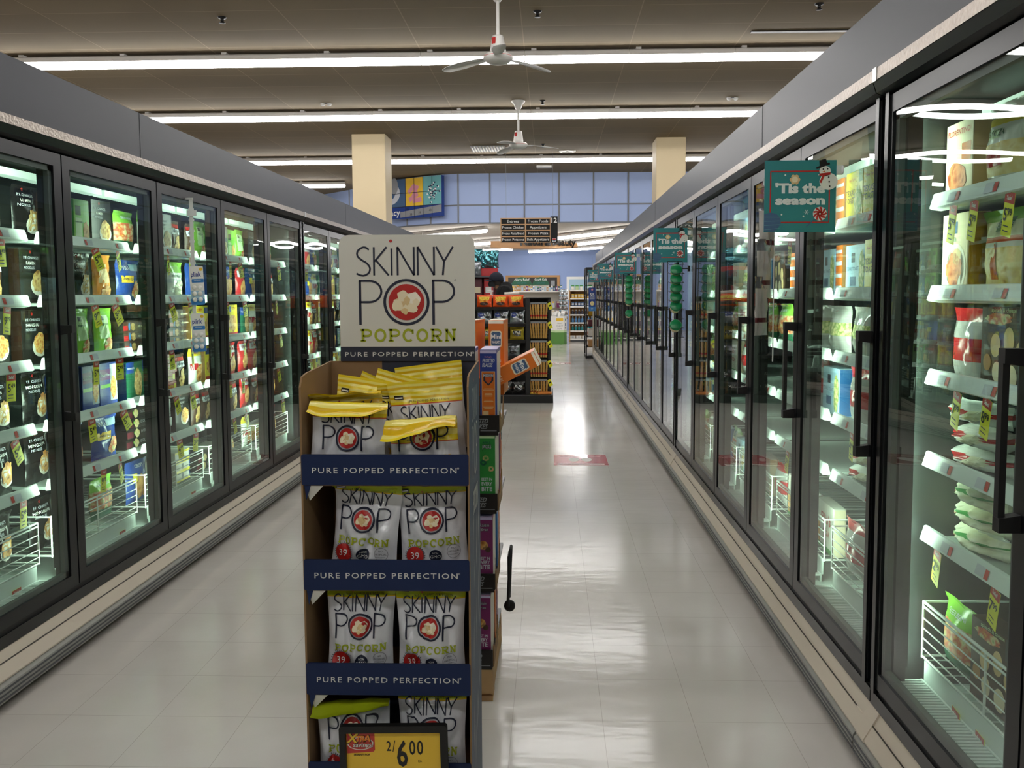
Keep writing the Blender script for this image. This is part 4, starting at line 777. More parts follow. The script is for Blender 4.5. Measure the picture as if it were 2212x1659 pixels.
for za, zb, dx in CL:
    t = MB(); t.box(CX0, CX1+dx-.004, CY0, CY1, za-.012, za+.001, 'boxblack'); t.box(CX0, CX1+dx, CY0-.006, CY0-.001, za, zb, 'boxblack')
    p = flat(CX1+dx-.075, CY0-.006, za+.012)
    t.text('FROSTED', .015, 'grey', p, .0, .020, 1, bold=.03, shear=.35, width=.075); t.text('FLAKES', .015, 'grey', p, .006, .001, 1, bold=.03, shear=.35, width=.06); t.rect(.01, .066, -.008, -.0055, 'grey', p, 1)
    t.build('tray', CD, world=True)
    t = MB(); c = [(CY0, za), (CY0, zb+.012)]+[(CY0+.015+.2*i/8, zb+.012-.055*math.sin(PI*i/8)**.8+.03*(i/8)) for i in range(9)]+[(CY0+.22, za)]
    n = len(c); t.add([(CX1+dx, y, z) for y, z in c]+[(CX1+dx+.004, y, z) for y, z in c], [tuple(range(n)), tuple(range(2*n-1, n-1, -1))]+[(i, (i+1) % n, n+(i+1) % n, n+i) for i in range(n)], 'kraft'); t.build('side_wing', CD, world=True)
m = MB(); m.box(CX0+.01, -.262, 3.075, CY1-.005, .145, 1.054, 'kraft'); m.box(-.262, CX1-.03, 3.078, CY1-.005, 1.036, 1.054, 'kraft'); m.build('core', CD, world=True)
def cereal(name, w, h, d):
    m = MB(); p = on_box(0)
    top = {'flakes': 'lav', 'wheat': 'cream3', 'jacks': 'palegreen', 'raisin': 'lav', 'blue': 'white'}[name]; body = {'flakes': 'royal', 'wheat': 'orange', 'jacks': 'green', 'raisin': 'plum', 'blue': 'blue2'}[name]
    m.bbox(-w/2, w/2, 0, d, 0, h, body, .0012); m.box(-w/2+.001, w/2-.001, .001, d-.001, h-.0005, h+.0006, top); m.rect(-w/2+.001, w/2-.001, h*.955, h-.002, top, p, 1)
    for sx in (-1, 1): m.box(sx*w/2-.0005, sx*w/2+.0005, .012, d-.012, .004, h-.012, 'offwhite' if name != 'wheat' else 'orange2')
    W = w/.06
    if name == 'flakes':
        m.text('FROSTED', .0125, 'hilite', p, .001, h*.845, 2, bold=.03, shear=.25, width=.044*W); m.text('FLAKES', .0125, 'hilite', p, -.003, h*.79, 2, bold=.03, shear=.25, width=.038*W); m.text("Kellogg's", .005, 'pink', p, 0, h*.905, 2)
        m.rect(-.024*W, .024*W, h*.14, h*.735, 'cream2', p, 1); m.poly([(-.0225*W, h*.725), (-.0225*W, h*.125), (0, h*.075), (.0225*W, h*.125), (.0225*W, h*.725)], 'orange', p, 2)
        m.poly([(-.017, h*.71), (.017, h*.71), (.017, h*.62), (0, h*.56), (-.017, h*.62)], 'navydark', p, 3); m.poly([(-.012, h*.67), (.012, h*.67), (.010, h*.62), (0, h*.58), (-.010, h*.62)], 'rust', p, 4); m.text('MISSION', .0085, 'hilite', p, 0, h*.672, 5, bold=.03, width=.034)
        for i, (zz, ll) in enumerate([(.52, .03), (.505, .038), (.46, .024), (.445, .028), (.43, .026), (.38, .03), (.365, .034), (.31, .038), (.295, .036), (.28, .03)]): m.rect(-ll*W/2, ll*W/2, h*zz, h*zz+.0018, 'cream2', p, 3)
        m.rect(-.019*W, .0, h*.15, h*.25, 'cream2', p, 3); m.rect(.005, .017*W, h*.17, h*.21, 'rust', p, 3)
    elif name == 'wheat':
        m.poly(rrect(-.022*W, .022*W, h*.64, h*.86, .008, 4, False), 'cream', p, 1); m.poly(rrect(-.019*W, .019*W, h*.66, h*.84, .007, 4, False), 'slate', p, 2)
        m.text('Mini', .016, 'white', p, 0, h*.755, 3, bold=.02); m.text('WHEATS', .010, 'white', p, 0, h*.69, 3, bold=.02, width=.034*W); m.text('FROSTED', .005, 'navy', p, 0, h*.83, 3)
        for t, zz, hh in (('BEST IN', .44, .010), ('EVERY', .37, .013), ('BITE', .29, .016)): m.text(t, hh, 'cream', p, 0, h*zz, 2, bold=.02, width=.038*W)
    elif name == 'jacks':
        m.text('APPLE', .007, 'dgreen', p, 0, h*.885, 2, bold=.03); m.text('JACKS', .014, 'boxblack', p, .0, h*.82, 2, bold=.06, width=.034*W); m.text('JACKS', .013, 'hilite', p, .0, h*.822, 3, bold=.0, width=.033*W)
        for x, z, c in ((-.003, .69, 'f_loop'), (-.012, .63, 'dgreen'), (.015, .55, 'f_loop')): m.disc(x, h*z, .011, .010, c, p, 2, 18, 1, .35)
        for t, zz, hh in (('BEST IN', .39, .010), ('EVERY', .325, .012), ('BITE', .25, .015)): m.text(t, hh, 'hilite', p, 0, h*zz, 2, bold=.02, width=.038*W)
        m.rect(-.028*W, .028*W, .002, h*.10, 'f_loop', p, 1); m.rect(-.012, .014, h*.19, h*.2, 'palegreen', p, 2); m.rect(-.014, .014, h*.17, h*.18, 'palegreen', p, 2)
    elif name == 'raisin':
        m.text('Raisin', .012, 'boxblack', p, 0, h*.86, 2, bold=.05, width=.036*W); m.text('Bran', .012, 'boxblack', p, 0, h*.80, 2, bold=.05, width=.028*W); m.text('Raisin', .011, 'hilite', p, 0, h*.862, 3, width=.034*W); m.text('Bran', .011, 'hilite', p, 0, h*.802, 3, width=.026*W)
        m.disc(-.004, h*.60, .016, .016, 'f_flake', p, 2, 12); m.disc(.012, h*.54, .010, .010, 'brown', p, 2, 10)
        for t, zz, hh in (('BEST IN', .40, .010), ('EVERY', .34, .012), ('BITE', .27, .015)): m.text(t, hh, 'hilite', p, 0, h*zz, 2, bold=.02, width=.038*W)
        m.disc(0, .024, .026*W, .022, 'f_flake', p, 1, 18); m.rect(-.028*W, .028*W, .002, h*.08, 'f_flake', p, 1)
    elif name == 'blue': m.rect(-.02, .02, .05, h*.7, 'ltblue', p, 1);
    return m.mesh('cereal_box')
CM = {k: cereal(k, .058, h, .19) for k, h in (('flakes', .283), ('jacks', .262), ('raisin', .255), ('wheat', .285), ('blue', .25))}
def cbox(k, loc, rot, lab):
    o = bpy.data.objects.new('cereal_box', CM[k]); COL.objects.link(o); o.location = loc; o.rotation_euler = rot
    props(o, lab, 'cereal box', 'cereal boxes on the display'); return o
CN = {'flakes': 'blue flakes cereal box with orange spine', 'jacks': 'green loop cereal box', 'raisin': 'plum bran cereal box', 'wheat': 'orange wheat cereal box', 'blue': 'light blue cereal box'}
for tn, ((za, zb, dx), k) in enumerate(zip(CL, ['flakes', 'jacks', 'raisin', 'raisin'])):
    for c, cn in enumerate(['at the right end', 'second from the right', 'third from the right']):
        cbox(k, (CX1+dx-.037-.078*c, CY0+.004, za+.002), (0, 0, R(rnd.uniform(-1, 1))), '%s %s of the %s display tray' % (CN[k], cn, LV[tn]))
    for q, kk in enumerate([['wheat', 'wheat'], ['raisin', 'wheat'], ['blue', 'wheat'], ['wheat', 'raisin']][tn]):
        if tn == 0: continue
        cbox(kk, (CX1+dx-.067+.06, 3.112+q*.075, za+.002), (0, 0, R(90)), '%s facing the aisle on the %s tray, %s' % (CN[kk], LV[tn], ['nearer', 'farther'][q]))
cbox('wheat', (-.208, 3.16, 1.056), (0, 0, R(-2)), 'orange wheat cereal box standing on top of the display, right')
cbox('wheat', (-.318, 3.14, 1.056), (0, 0, R(-8)), 'orange wheat cereal box on top of the display, beside the header card')
cbox('wheat', (-.305, 3.075, 1.075), (0, R(63), 0), 'orange wheat cereal box lying tilted and sticking out to the right')
# folded black cart leaning on the cereal display
HC = thing('folded_cart', (-.16, 3.2, .22), 'folded black cart hung on the aisle side of the cereal display', 'cart')
m = MB(); m.tube([(-.166, 3.10, .25), (-.158, 3.12, .44), (-.157, 3.135, .455), (-.157, 3.20, .455), (-.158, 3.21, .44), (-.166, 3.20, .25)], .006, 'rubber', 8); m.bbox(-.168, -.161, 3.115, 3.20, .26, .44, 'rubber', .003); m.build('frame', HC, world=True)
m = MB(); m.lathe([(.0, -.009), (.018, -.009), (.022, -.005), (.022, .005), (.018, .009), (0, .009)], 'rubber', 16, T=Matrix.Translation((-.162, 3.15, .235)) @ Matrix.Rotation(R(90), 4, 'X')); m.build('wheel', HC, world=True)

# ------------------------------------------------------------------ signs and strips hung on the freezer doors
def season_sign(y, z0, lab):
    """square card standing out from the right-hand door, with its mirror image only in the glass"""
    t = thing('season_sign', (.83, y, z0+.118), lab, 'sign', 'teal season signs on the right freezer doors')
    m = MB(); m.box(-.118, .118, -.001, .001, -.118, .118, 'teal')
    for sd in (-1, 1):
        p = (lambda x, z, k=1: Vector((x, -.001-.0004*k, z))) if sd < 0 else (lambda x, z, k=1: Vector((-x, .001+.0004*k, z)))
        m.ribbon([(-.098, -.086), (.096, -.086), (.096, .082), (-.098, .082)], .0045, 'redlogo', p, 1, True)
        m.text("'Tis the", .030, 'snow', p, 0, .012, 2, bold=.05, width=.165); m.text('season', .027, 'snow', p, 0, -.026, 2, bold=.055, width=.165)
        for a in range(6): m.disc(-.018+.011*math.cos(a*PI/3), .055+.011*math.sin(a*PI/3), .007, .007, 'cream2', p, 1, 8)
        m.disc(-.018, .055, .010, .010, 'cream', p, 2, 10)
        for (x, z, r) in ((-.06, -.06, .003), (.012, -.066, .003), (-.05, .07, .003), (.06, .07, .002)): m.disc(x, z, r, r, 'snow', p, 1, 8)
        for a in range(3): m.ribbon([(.022+.009*math.cos(a*PI/3), -.052+.009*math.sin(a*PI/3)), (.022-.009*math.cos(a*PI/3), -.052-.009*math.sin(a*PI/3))], .0015, 'snow', p, 1)
        m.ribbon([(.05, -.075), (.022, -.1)], .003, 'slate', p, 2)
        m.disc(.066, -.058, .023, .023, 'snow', p, 3, 24)
        for a in range(9):
            b = a*2*PI/9; m.ribbon([(.066+r*math.cos(b+r*38), -.058+r*math.sin(b+r*38)) for r in (.003, .008, .013, .018, .022)], .006, 'redlogo', p, 4)
        m.poly([(-.118+x, -.115+z) for x, z in [(0, 0), (.03, -.002), (.046, .008), (.056, .026), (.054, .044), (.04, .058), (.02, .062), (0, .056)]], 'slate', p, 3)
        for q in range(4): m.ribbon([(-.117, -.11+.014*q), (-.066, -.105+.012*q)], .0008, 'teal2', p, 4)
        # snowman cut-out on the corner
        m.disc(.092, .048, .030, .028, 'white', p, 5, 20); m.disc(.080, .082, .019, .017, 'white', p, 5, 18)
        m.poly([(.052, .088), (.096, .104), (.094, .110), (.086, .108), (.082, .122), (.060, .116), (.062, .099), (.050, .094)], 'boxblack', p, 6)
        m.poly([(.062, .066), (.098, .070), (.098, .078), (.062, .074)], 'redlogo', p, 6); m.poly([(.072, .068), (.080, .068), (.068, .042), (.062, .046)], 'redlogo', p, 6)
        for (x, z) in ((.074, .088), (.088, .089), (.092, .062), (.094, .047), (.096, .032)): m.disc(x, z, .0028, .0028, 'boxblack', p, 7, 8)
        m.poly([(.080, .083), (.08, .079), (.066, .078)], 'orange', p, 7)
    m.build('card', t)
    m = MB(); m.box(.118, .1385, -.004, .004, .07, .1, 'plastic'); m.lathe([(.0, -.0), (.015, 0), (.012, .004), (0, .005)], 'plastic', 14, T=Matrix.Translation((.1385, 0, .085)) @ Matrix.Rotation(R(-90), 4, 'Y')); m.build('suction_bracket', t)
for y, z0, l in ((2.83, 1.642, 'nearest teal season sign with snowman, above the silver clip strip'), (5.84, 1.655, 'second teal season sign, above a strip of green-lidded jars'), (9.29, 1.655, 'third teal season sign, above the farther strip of jars'), (12.8, 1.66, 'fourth teal season sign, small in the distance'), (16.1, 1.66, 'farthest teal season sign, above the blue number sign')): season_sign(y, z0, l)
for y, n, lab in ((5.80, 6, 'nearer'), (9.25, 6, 'farther')):
    t = thing('clip_strip', (.86, y, 1.14), '%s black wire clip strip on the right freezer doors, holding green-lidded jars' % lab, 'clip strip')
    m = MB()
    for x in (-.05, .05): m.tube([(x, .02, 0), (x, .02, .52)], .0025, 'black', 6)
    for k in range(9): m.tube([(-.05, .02, .01+.062*k), (-.05, -.075, .0+.062*k), (.05, -.075, .0+.062*k), (.05, .02, .01+.062*k)], .0018, 'black', 5)
    m.tube([(.0, .02, .47), (.09, .02, .47)], .004, 'black', 6); m.tube([(-.05, .02, .52), (.05, .02, .52)], .0025, 'black', 6); m.build('wire_rack', t)
    m = MB(); m.box(.088, .102, .0, .04, .45, .49, 'black'); m.build('hook', t)
    for i in range(n):
        z = 1.60-.062*i if i < n-1 else 1.22
        j = thing('snack_jar', (.86, y-.03, z), 'tan jar with round green lid, %s down the %s clip strip' % (ORD[i], lab), 'jar', 'green lidded jars', (R(62), 0, 0))
        m = MB(); m.lathe([(0, -.05), (.03, -.05), (.034, -.045), (.036, -.01), (.034, 0), (.034, .004)], 'jar', 18); m.build('jar', j)
        m = MB(); m.lathe([(.039, -.004), (.041, 0), (.041, .010), (.037, .014), (0, .014)], 'greenlid', 20); m.build('lid', j)
# silver packets on a clear strip at the near right doors
t = thing('clip_strip', (.905, 3.42, 1.2), 'clear plastic clip strip of silver packets left of the nearest season sign', 'clip strip')
m = MB(); m.tube([(.905, 3.42, 1.93), (.903, 3.42, 1.6), (.905, 3.42, 1.16)], .0025, 'plastic', 8); m.build('strip', t, world=True)
m = MB(); m.box(.9, .965, 3.41, 3.43, 1.9, 1.94, 'plastic'); m.build('hook', t, world=True)
for i, z in enumerate((1.58, 1.42, 1.27)):
    m = MB(); f = bag_fn(.075, .235, .03, 60+i, wr=.006); bag(m, f, [(0, 'clearbag'), (.22, 'maroon'), (.3, 'clearbag'), (.8, 'filmsilver')], 10, 16)
    m.build('silver_packet', loc=(.868-.012*i, 3.405-.015*i, z), rot=(0, 0, R(20+8*i)), label='long clear packet with maroon contents, %s down the clear clip strip' % ORD[i], cat='packet', group='packets on the clear clip strip')
# plink strip on the third left door
t = thing('clip_strip', (-1.905, 4.40, 1.2), 'white notched clip strip hanging on the third left freezer door', 'clip strip')
m = MB(); m.box(-1.912, -1.892, 4.399, 4.401, 1.13, 1.95, 'plastic')
for k in range(14): m.box(-1.9155, -1.8885, 4.397, 4.403, 1.16+.056*k, 1.172+.056*k, 'plastic')
m.box(-1.925, -1.875, 4.395, 4.405, 1.86, 1.89, 'plastic'); m.build('strip', t, world=True)
m = MB(); m.box(-1.975, -1.89, 4.394, 4.40, 1.945, 1.955, 'plastic'); m.build('hook', t, world=True)
for i, z in enumerate((1.39, 1.14)):
    m = MB(); m.poly(rrect(-.036, .036, 0, .205, .008, 4, False), 'white', flat(0, 0, 0), 0); m.poly(rrect(-.036, .036, 0, .205, .008, 4, False), 'white', flat(0, .0012, 0), 0); p = flat(0, -.0002, 0)
    m.poly(rrect(-.036, .036, 0, .035, .008, 4, False), 'blue2', p, 1); m.rect(-.036, .036, .03, .075, 'ltblue', p, 1); m.text('plink', .026, 'royal', p, -.002, .150, 2, bold=.02, width=.052); m.poly(rrect(-.026, .036, .118, .138, .004, 4, False), 'blue2', p, 1); m.disc(.024, .188, .009, .009, 'signyellow', p, 2, 12); m.text('FRESHENER', .005, 'white', p, .004, .128, 2)
    for a in (-.015, .014):
        for b in (.028, .060, .092): m.lathe([(.0125, 0), (.011, .007), (.006, .011), (0, .012)], 'white', 14, T=Matrix.Translation((a, -.0012, b)) @ Matrix.Rotation(R(90), 4, 'X'))
    m.build('blister_card', loc=(-1.876, 4.392-.002*i, z), rot=(0, R(-2), R(6)), label='white and blue blister card of pods, the %s one on the notched clip strip' % ('upper' if i == 0 else 'lower'), cat='blister card', group='blister cards')
# blue number sign and the wire rack at the far right end
m = MB(); m.box(-.068, .068, -.002, .002, 0, .46, 'blue'); p = flat(0, -.002, 0); m.rect(-.068, .068, 0, .085, 'blue2', p, 1); m.text('55', .065, 'white', p, 0, .29, 2, bold=.02, width=.09); m.disc(0, .15, .04, .045, 'f_ravioli', p, 2, 16); m.disc(0, .42, .02, .02, 'pink', p, 2, 12)
for k in range(3): m.rect(-.05, .05, .27-.018*k, .275-.018*k, 'white', p, 2)
m.text('save', .018, 'white', p, 0, .04, 2)
m.box(.068, .155, -.002, .002, .40, .43, 'plastic')
m.build('hanging_sign', loc=(.81, 16.35, 1.10), label='tall narrow blue sign reading 55 at the far right freezer door', cat='sign')
WR = thing('wire_rack', (1.05, 18.9, 0), 'tall black wire rack standing past the far end of the right freezers', 'rack')
m = MB()
for x in (.79, 1.3):
    for y in (18.55, 19.4): m.box(x-.015, x+.015, y-.015, y+.015, 0, 2.0, 'black')
m.box(.78, 1.31, 18.53, 19.42, 0, .06, 'black'); m.box(.785, 1.305, 18.53, 19.42, 1.86, 2.02, 'black'); m.build('frame', WR, world=True)
for k in range(7):
    m = MB(); z = .25+.23*k
    for q in range(10): m.tube([(.80, 18.56+.09*q, z), (1.29, 18.56+.09*q, z)], .004, 'black', 5)
    m.tube([(.79, 18.54, z), (.79, 19.4, z)], .005, 'black', 5); m.build('wire_shelf', WR, world=True)
    for q in range(2):
        m = MB(); m.bbox(-.12, .12, -.1, .1, 0, .14+.02*(k % 2), ['tan', 'offwhite', 'maroon', 'gold', 'white', 'brown', 'offwhite'][k], .01); m.rect(-.1, .1, .04, .10, ['white', 'redlogo', 'cream', 'navy', 'green', 'cream', 'blue2'][k], lambda x, z_, kk=1: Vector((-.1205, x, z_)), 1)
        m.build('boxed_goods', loc=(.96, 18.75+.36*q, z+.006), label='small %s box, %s shelf up on the black wire rack, %s' % (['tan', 'off-white', 'maroon', 'golden', 'white', 'brown', 'pale'][k], ORD[k], ['nearer', 'farther'][q]), cat='box', group='boxes on the wire rack')

# ------------------------------------------------------------------ black end-cap shelving
EC = thing('end_cap_shelf', (-.5, 11.3, 0), 'black end cap shelf with snack bags and hanging sticks, mid aisle', 'shelf unit')
m = MB(); m.bbox(-1.12, .03, 10.93, 11.75, .0, .108, 'gondola', .008); m.build('base', EC, world=True)
m = MB(); m.box(-1.10, -.0, 11.36, 11.40, .108, 1.38, 'gondola'); m.box(-.335, -.278, 11.05, 11.40, .108, 1.385, 'gondola'); m.box(-.035, -.0, 11.10, 11.40, .108, 1.385, 'gondola'); m.box(-.335, 0, 11.05, 11.42, 1.38, 1.392, 'gondola')
for k in range(24): m.box(-.275, -.035, 11.352, 11.36, .15+.05*k, .16+.05*k, 'dgrey')
m.build('back_panel', EC, world=True)
m = MB(); m.box(-1.14, -1.10, 11.0, 11.75, .108, 1.38, 'gondola'); m.build('end_panel', EC, world=True)
SH = [1.265, 1.045, .83, .615]
for z in SH:
    m = MB(); m.box(-1.09, -.34, 11.0, 11.36, z-.02, z, 'gondola'); m.box(-1.09, -.335, 10.985, 11.0, z-.035, z+.005, 'fblack'); m.build('shelf', EC, world=True)
def snack(cols, w, h, d, seed, art):
    m = MB(); f = bag_fn(w, h, d, seed, wr=.006); bag(m, f, cols, 14, 18); p = on_bag(f, w, h); art(m, p); return m.mesh('snack_bag')
def art_or(m, p): m.text('REESES', .035, 'yellow', p, 0, .10, 3, bold=.05, shear=.2, width=.15); m.rect(-.06, .06, .075, .085, 'yellow', p, 2, 4, 1); m.disc(0, .045, .06, .022, 'brown', p, 2, 20, 3)
def art_si(m, p): m.disc(-.05, .12, .042, .032, 'royal', p, 2, 18, 3); m.text('York', .022, 'white', p, -.05, .112, 4, shear=.2); m.disc(.045, .085, .03, .02, 'boxblack', p, 3, 16, 2); m.poly([(-.0, .05), (.09, .05), (.09, .12), (.03, .12)], 'white', p, 1)
def art_go(m, p): m.rect(-.055, .06, .05, .12, 'boxblack', p, 2, 4, 3); m.text('KISSES', .03, 'white', p, 0, .085, 4, bold=.04, width=.1); m.disc(.01, .06, .03, .014, 'filmsilver', p, 3, 14, 2)
def art_ks(m, p): m.text('KISSES', .03, 'boxblack', p, 0, .085, 3, bold=.04, width=.13); m.disc(0, .05, .05, .02, 'boxblack', p, 2, 16, 2)
SB = {'or': snack([(0, 'filmor')], .205, .165, .07, 81, art_or), 'si': snack([(0, 'filmsilver')], .2, .195, .06, 82, art_si), 'go': snack([(0, 'filmgold')], .19, .175, .06, 83, art_go), 'ks': snack([(0, 'filmsilver')], .18, .17, .06, 84, art_ks), 'dk': snack([(0, 'filmblack'), (.4, 'brown'), (.6, 'filmblack')], .17, .16, .06, 85, art_go)}
DN = {'or': 'bright orange candy bag', 'si': 'silver candy bag with blue oval', 'go': 'golden candy bag with black label', 'ks': 'shiny silver candy bag', 'dk': 'dark brown candy bag'}
def sbag(k, x, y, z, rz, lab): 
    o = bpy.data.objects.new('snack_bag', SB[k]); COL.objects.link(o); o.location = (x, y, z); o.rotation_euler = (R(-6), 0, rz); props(o, lab, 'snack bag', 'snack bags on the end cap'); return o
for lv, (z, k, xs) in enumerate([(1.265, 'or', (-.88, -.665, -.46)), (1.045, 'si', (-.88, -.66, -.445)), (.83, 'go', (-.87, -.66, -.45)), (.615, 'ks', (-.9, -.70, -.50)), (.112, 'dk', (-.78, -.6, -.43))]):
    for i, x in enumerate(xs): sbag(k, x, 11.05, z+.001, R(rnd.uniform(-8, 8)), '%s, %s from left, %s of the black end cap' % (DN[k], ORD[i], ['top shelf', 'second shelf', 'third shelf', 'fourth shelf', 'base'][lv]))
for i, x in enumerate((-.76, -.55)): sbag('dk', x, 11.13, .27, R(10*i), 'dark brown candy bag stacked behind on the end cap base, %s' % ['left', 'right'][i])
m = MB(); m.tube([(-.10, 0, .0), (.02, 0, .0)], .02, 'white', 8); m.box(-.01, .02, -.01, .01, 0, .07, 'white'); m.bbox(-.05, .03, -.02, .02, .06, .08, 'white', .004); m.build('white_bottle_pump', loc=(-.80, 11.2, 1.41), label='white pump bottle head behind the orange bags on the end cap', cat='bottle')
m = MB(); m.tube([(-.1, 0, .0), (.1, 0, .01)], .025, 'offwhite', 10); m.build('paper_roll', loc=(-.52, 11.22, 1.44), label='pale paper roll lying behind the orange bags on the end cap', cat='roll')
for r_, z in enumerate((1.30, 1.045, .79, .53, .275)):
    m = MB()
    for q in range(2): m.tube([(-.26+.2*q, 11.36, z), (-.26+.2*q, 11.10, z+.01)], .004, 'metal', 6)
    m.tube([(-.27, 11.10, z+.01), (-.05, 11.10, z+.01)], .005, 'metal', 6); m.box(-.272, -.05, 11.095, 11.10, z+.012, z+.03, 'grey'); m.build('peg_hook', EC, world=True)
    for q in range(7):
        m = MB(); f = bag_fn(.027, .20, .016, 100+q+10*r_, wr=.002); bag(m, f, [(0, 'stick'), (.18, 'stick' if r_ == 1 else 'redlogo'), (.3, 'stick'), (.93, 'tan')], 6, 10)
        m.build('snack_stick', loc=(-.255+.032*q, 11.09-.003*q, z-.195), rot=(0, R(-3+1.8*q-4), R(rnd.uniform(-25, 25))), label='tan snack stick, %s from the left on the %s row of pegs' % (ORD[q], LV[r_]), cat='snack stick', group='hanging snack sticks on the end cap')
    m = MB(); m.box(-.025, .025, -.001, .001, -.09, 0, 'tagyellow'); m.rect(-.018, .018, -.05, -.03, 'boxblack', flat(0, -.001, 0), 1); m.build('price_tag', loc=(-.03, 11.08, z+.02), rot=(0, R(-25), R(12)), label='yellow price tag at the right of the %s row of snack sticks' % LV[r_], cat='price tag', group='yellow tags on the end cap')
m = MB(); m.bbox(-.09, .09, -.05, .05, 0, .03, 'orange2', .004); m.build('snack_box', loc=(-.08, 11.02, .109), label='small orange box on the end cap base, right corner', cat='box')
m = MB(); f = bag_fn(.16, .1, .05, 131, wr=.006); bag(m, f, [(0, 'gold'), (.4, 'redlogo'), (.6, 'cream')], 10, 10); m.build('snack_bag', loc=(-.22, 11.08, .109), rot=(R(-60), 0, 0), label='small red and gold bag lying on the end cap base', cat='snack bag')

# dark seasonal shelving behind the end cap, left, and what it holds
SS = thing('seasonal_shelf', (-1.3, 14.3, 0), 'dark shelf unit with maroon gift packs left of the person', 'shelf unit')
m = MB(); m.box(-1.75, -.93, 14.55, 14.6, 0, 1.95, 'maroon'); m.box(-1.75, -.93, 13.9, 14.6, 0, .12, 'gondola'); m.box(-1.75, -1.72, 13.9, 14.6, 0, 1.95, 'gondola'); m.build('frame', SS, world=True)
for z in (.55, .98, 1.36, 1.74):
    m = MB(); m.box(-1.72, -.93, 13.92, 14.55, z-.02, z, 'dgrey'); m.build('shelf', SS, world=True)
for lv, z in enumerate((.55, .98, 1.36)):
    for q in range(4):
        m = MB(); m.bbox(-.075, .075, -.06, .06, 0, .30 if lv < 2 else .34, ['maroon', 'plum', 'maroon', 'red'][q], .008); m.rect(-.05, .05, .1, .2, ['pink', 'hilite', 'cream', 'white'][q], flat(0, -.06, 0), 1)
        m.build('gift_box', loc=(-1.60+.185*q, 14.08, z+.001), label='%s gift box, %s from the left on the %s seasonal shelf' % (['maroon', 'plum', 'maroon', 'red'][q], ORD[q], ['lower', 'middle', 'upper'][lv]), cat='gift box', group='gift boxes on the seasonal shelf')
for i, (x, z, w) in enumerate(((-1.3, 1.90, .30), (-1.02, 1.88, .30))):
    m = MB(); f = bag_fn(w, .30, .14, 140+i, wr=.03); bag(m, f, [(0, 'filmteal')], 18, 18); m.build('foil_bag', loc=(x, 14.15, z), rot=(0, 0, R(8-20*i)), label='crumpled teal foil bag on top of the seasonal shelf, %s' % ['left', 'right'][i], cat='foil bag', group='teal foil bags')
m = MB(); m.bbox(-.14, .14, -.1, .1, 0, .13, 'red', .006); m.build('red_box', loc=(-1.03, 14.15, 1.742), label='red carton under the right teal foil bag', cat='carton')
m = MB(); f = bag_fn(.22, .24, .12, 150, wr=.02); bag(m, f, [(0, 'filmsilver')], 14, 14); m.build('silver_bag', loc=(-1.27, 14.0, 1.742), label='crinkled silver and white bag under the left teal foil bag', cat='foil bag')

# the shopper
PE = thing('person', (-.80, 13.0, 0), 'person in black hoodie, dark cap and mask, facing left behind the end cap', 'person')
def skin(nodes, edges, name, mt, root=0, sub=2, parent=None, label=None):
    me = bpy.data.meshes.new(name); me.from_pydata([n[0] for n in nodes], edges, []); o = bpy.data.objects.new(name, me); COL.objects.link(o); o.parent = parent
    o.modifiers.new('skin', 'SKIN'); 
    for i, n in enumerate(nodes):
        sv = me.skin_vertices[0].data[i]; rr = n[1]; sv.radius = rr if isinstance(rr, tuple) else (rr, rr); sv.use_root = i == root
    ss = o.modifiers.new('sub', 'SUBSURF'); ss.levels = sub; ss.render_levels = sub
    o.modifiers['skin'].use_smooth_shade = True; me.materials.append(M[mt])
    if label: o['label'] = label
    return o
# facing -X; y is the person's left/right
N = [((0.04, 0, .98), (.13, .15)), ((.07, 0, 1.18), (.115, .14)), ((.085, 0, 1.42), (.12, .155)), ((.06, 0, 1.49), (.075, .075)), ((.0, 0, 1.545), (.052, .055)), ((-.055, 0, 1.61), (.078, .085)), ((-.052, 0, 1.69), (.085, .098)), ((-.04, 0, 1.745), (.055, .065)), ((-.148, 0, 1.635), (.016, .018)), ((-.115, 0, 1.575), (.03, .035))]
E_ = [(0, 1), (1, 2), (2, 3), (3, 4), (4, 5), (5, 6), (6, 7), (5, 8), (5, 9)]
def limb(pts, start):
    b = len(N)
    for p in pts: N.append(p)
    E_.append((start, b))
    for i in range(len(pts)-1): E_.append((b+i, b+i+1))
    return len(N)-1
for s_ in (-1, 1):
    limb([((-.05, s_*.085, 1.635), (.012, .02))], 5)
    limb([((0, s_*.10, .90), (.088, .088)), ((-.02, s_*.105, .50), (.058, .056)), ((.02, s_*.11, .12), (.04, .038)), ((-.03, s_*.115, .05), (.038, .035)), ((-.15, s_*.12, .035), (.03, .042))], 0)
    h = limb([((.09, s_*.19, 1.44), (.06, .06)), ((.08, s_*.235, 1.16), (.044, .044)), ((-.20, s_*.20, 1.07), (.034, .034)), ((-.28, s_*.19, 1.08), (.026, .034))], 2)
    for q, (dy, dz, L) in enumerate(((-.026, .006, .062), (-.009, .01, .07), (.009, .008, .066), (.026, .002, .05))):
        limb([((-.315, s_*.19+dy, 1.08+dz), .009), ((-.315-L*.6, s_*.19+dy*1.1, 1.07+dz), .0085), ((-.315-L*.85, s_*.19+dy*1.1, 1.045+dz), .0075)], h)
    limb([((-.285, s_*.19-s_*.038, 1.085), .011), ((-.325, s_*.19-s_*.055, 1.075), .009)], h)
skin(N, E_, 'body', 'skin', 0, 1, PE)
N = [((0.02, 0, .86), (.15, .17)), ((.04, 0, 1.0), (.145, .17)), ((.08, 0, 1.2), (.145, .18)), ((.09, 0, 1.42), (.15, .19)), ((.085, 0, 1.565), (.11, .125)), ((.07, 0, 1.635), (.07, .085))]; E_ = [(i, i+1) for i in range(5)]
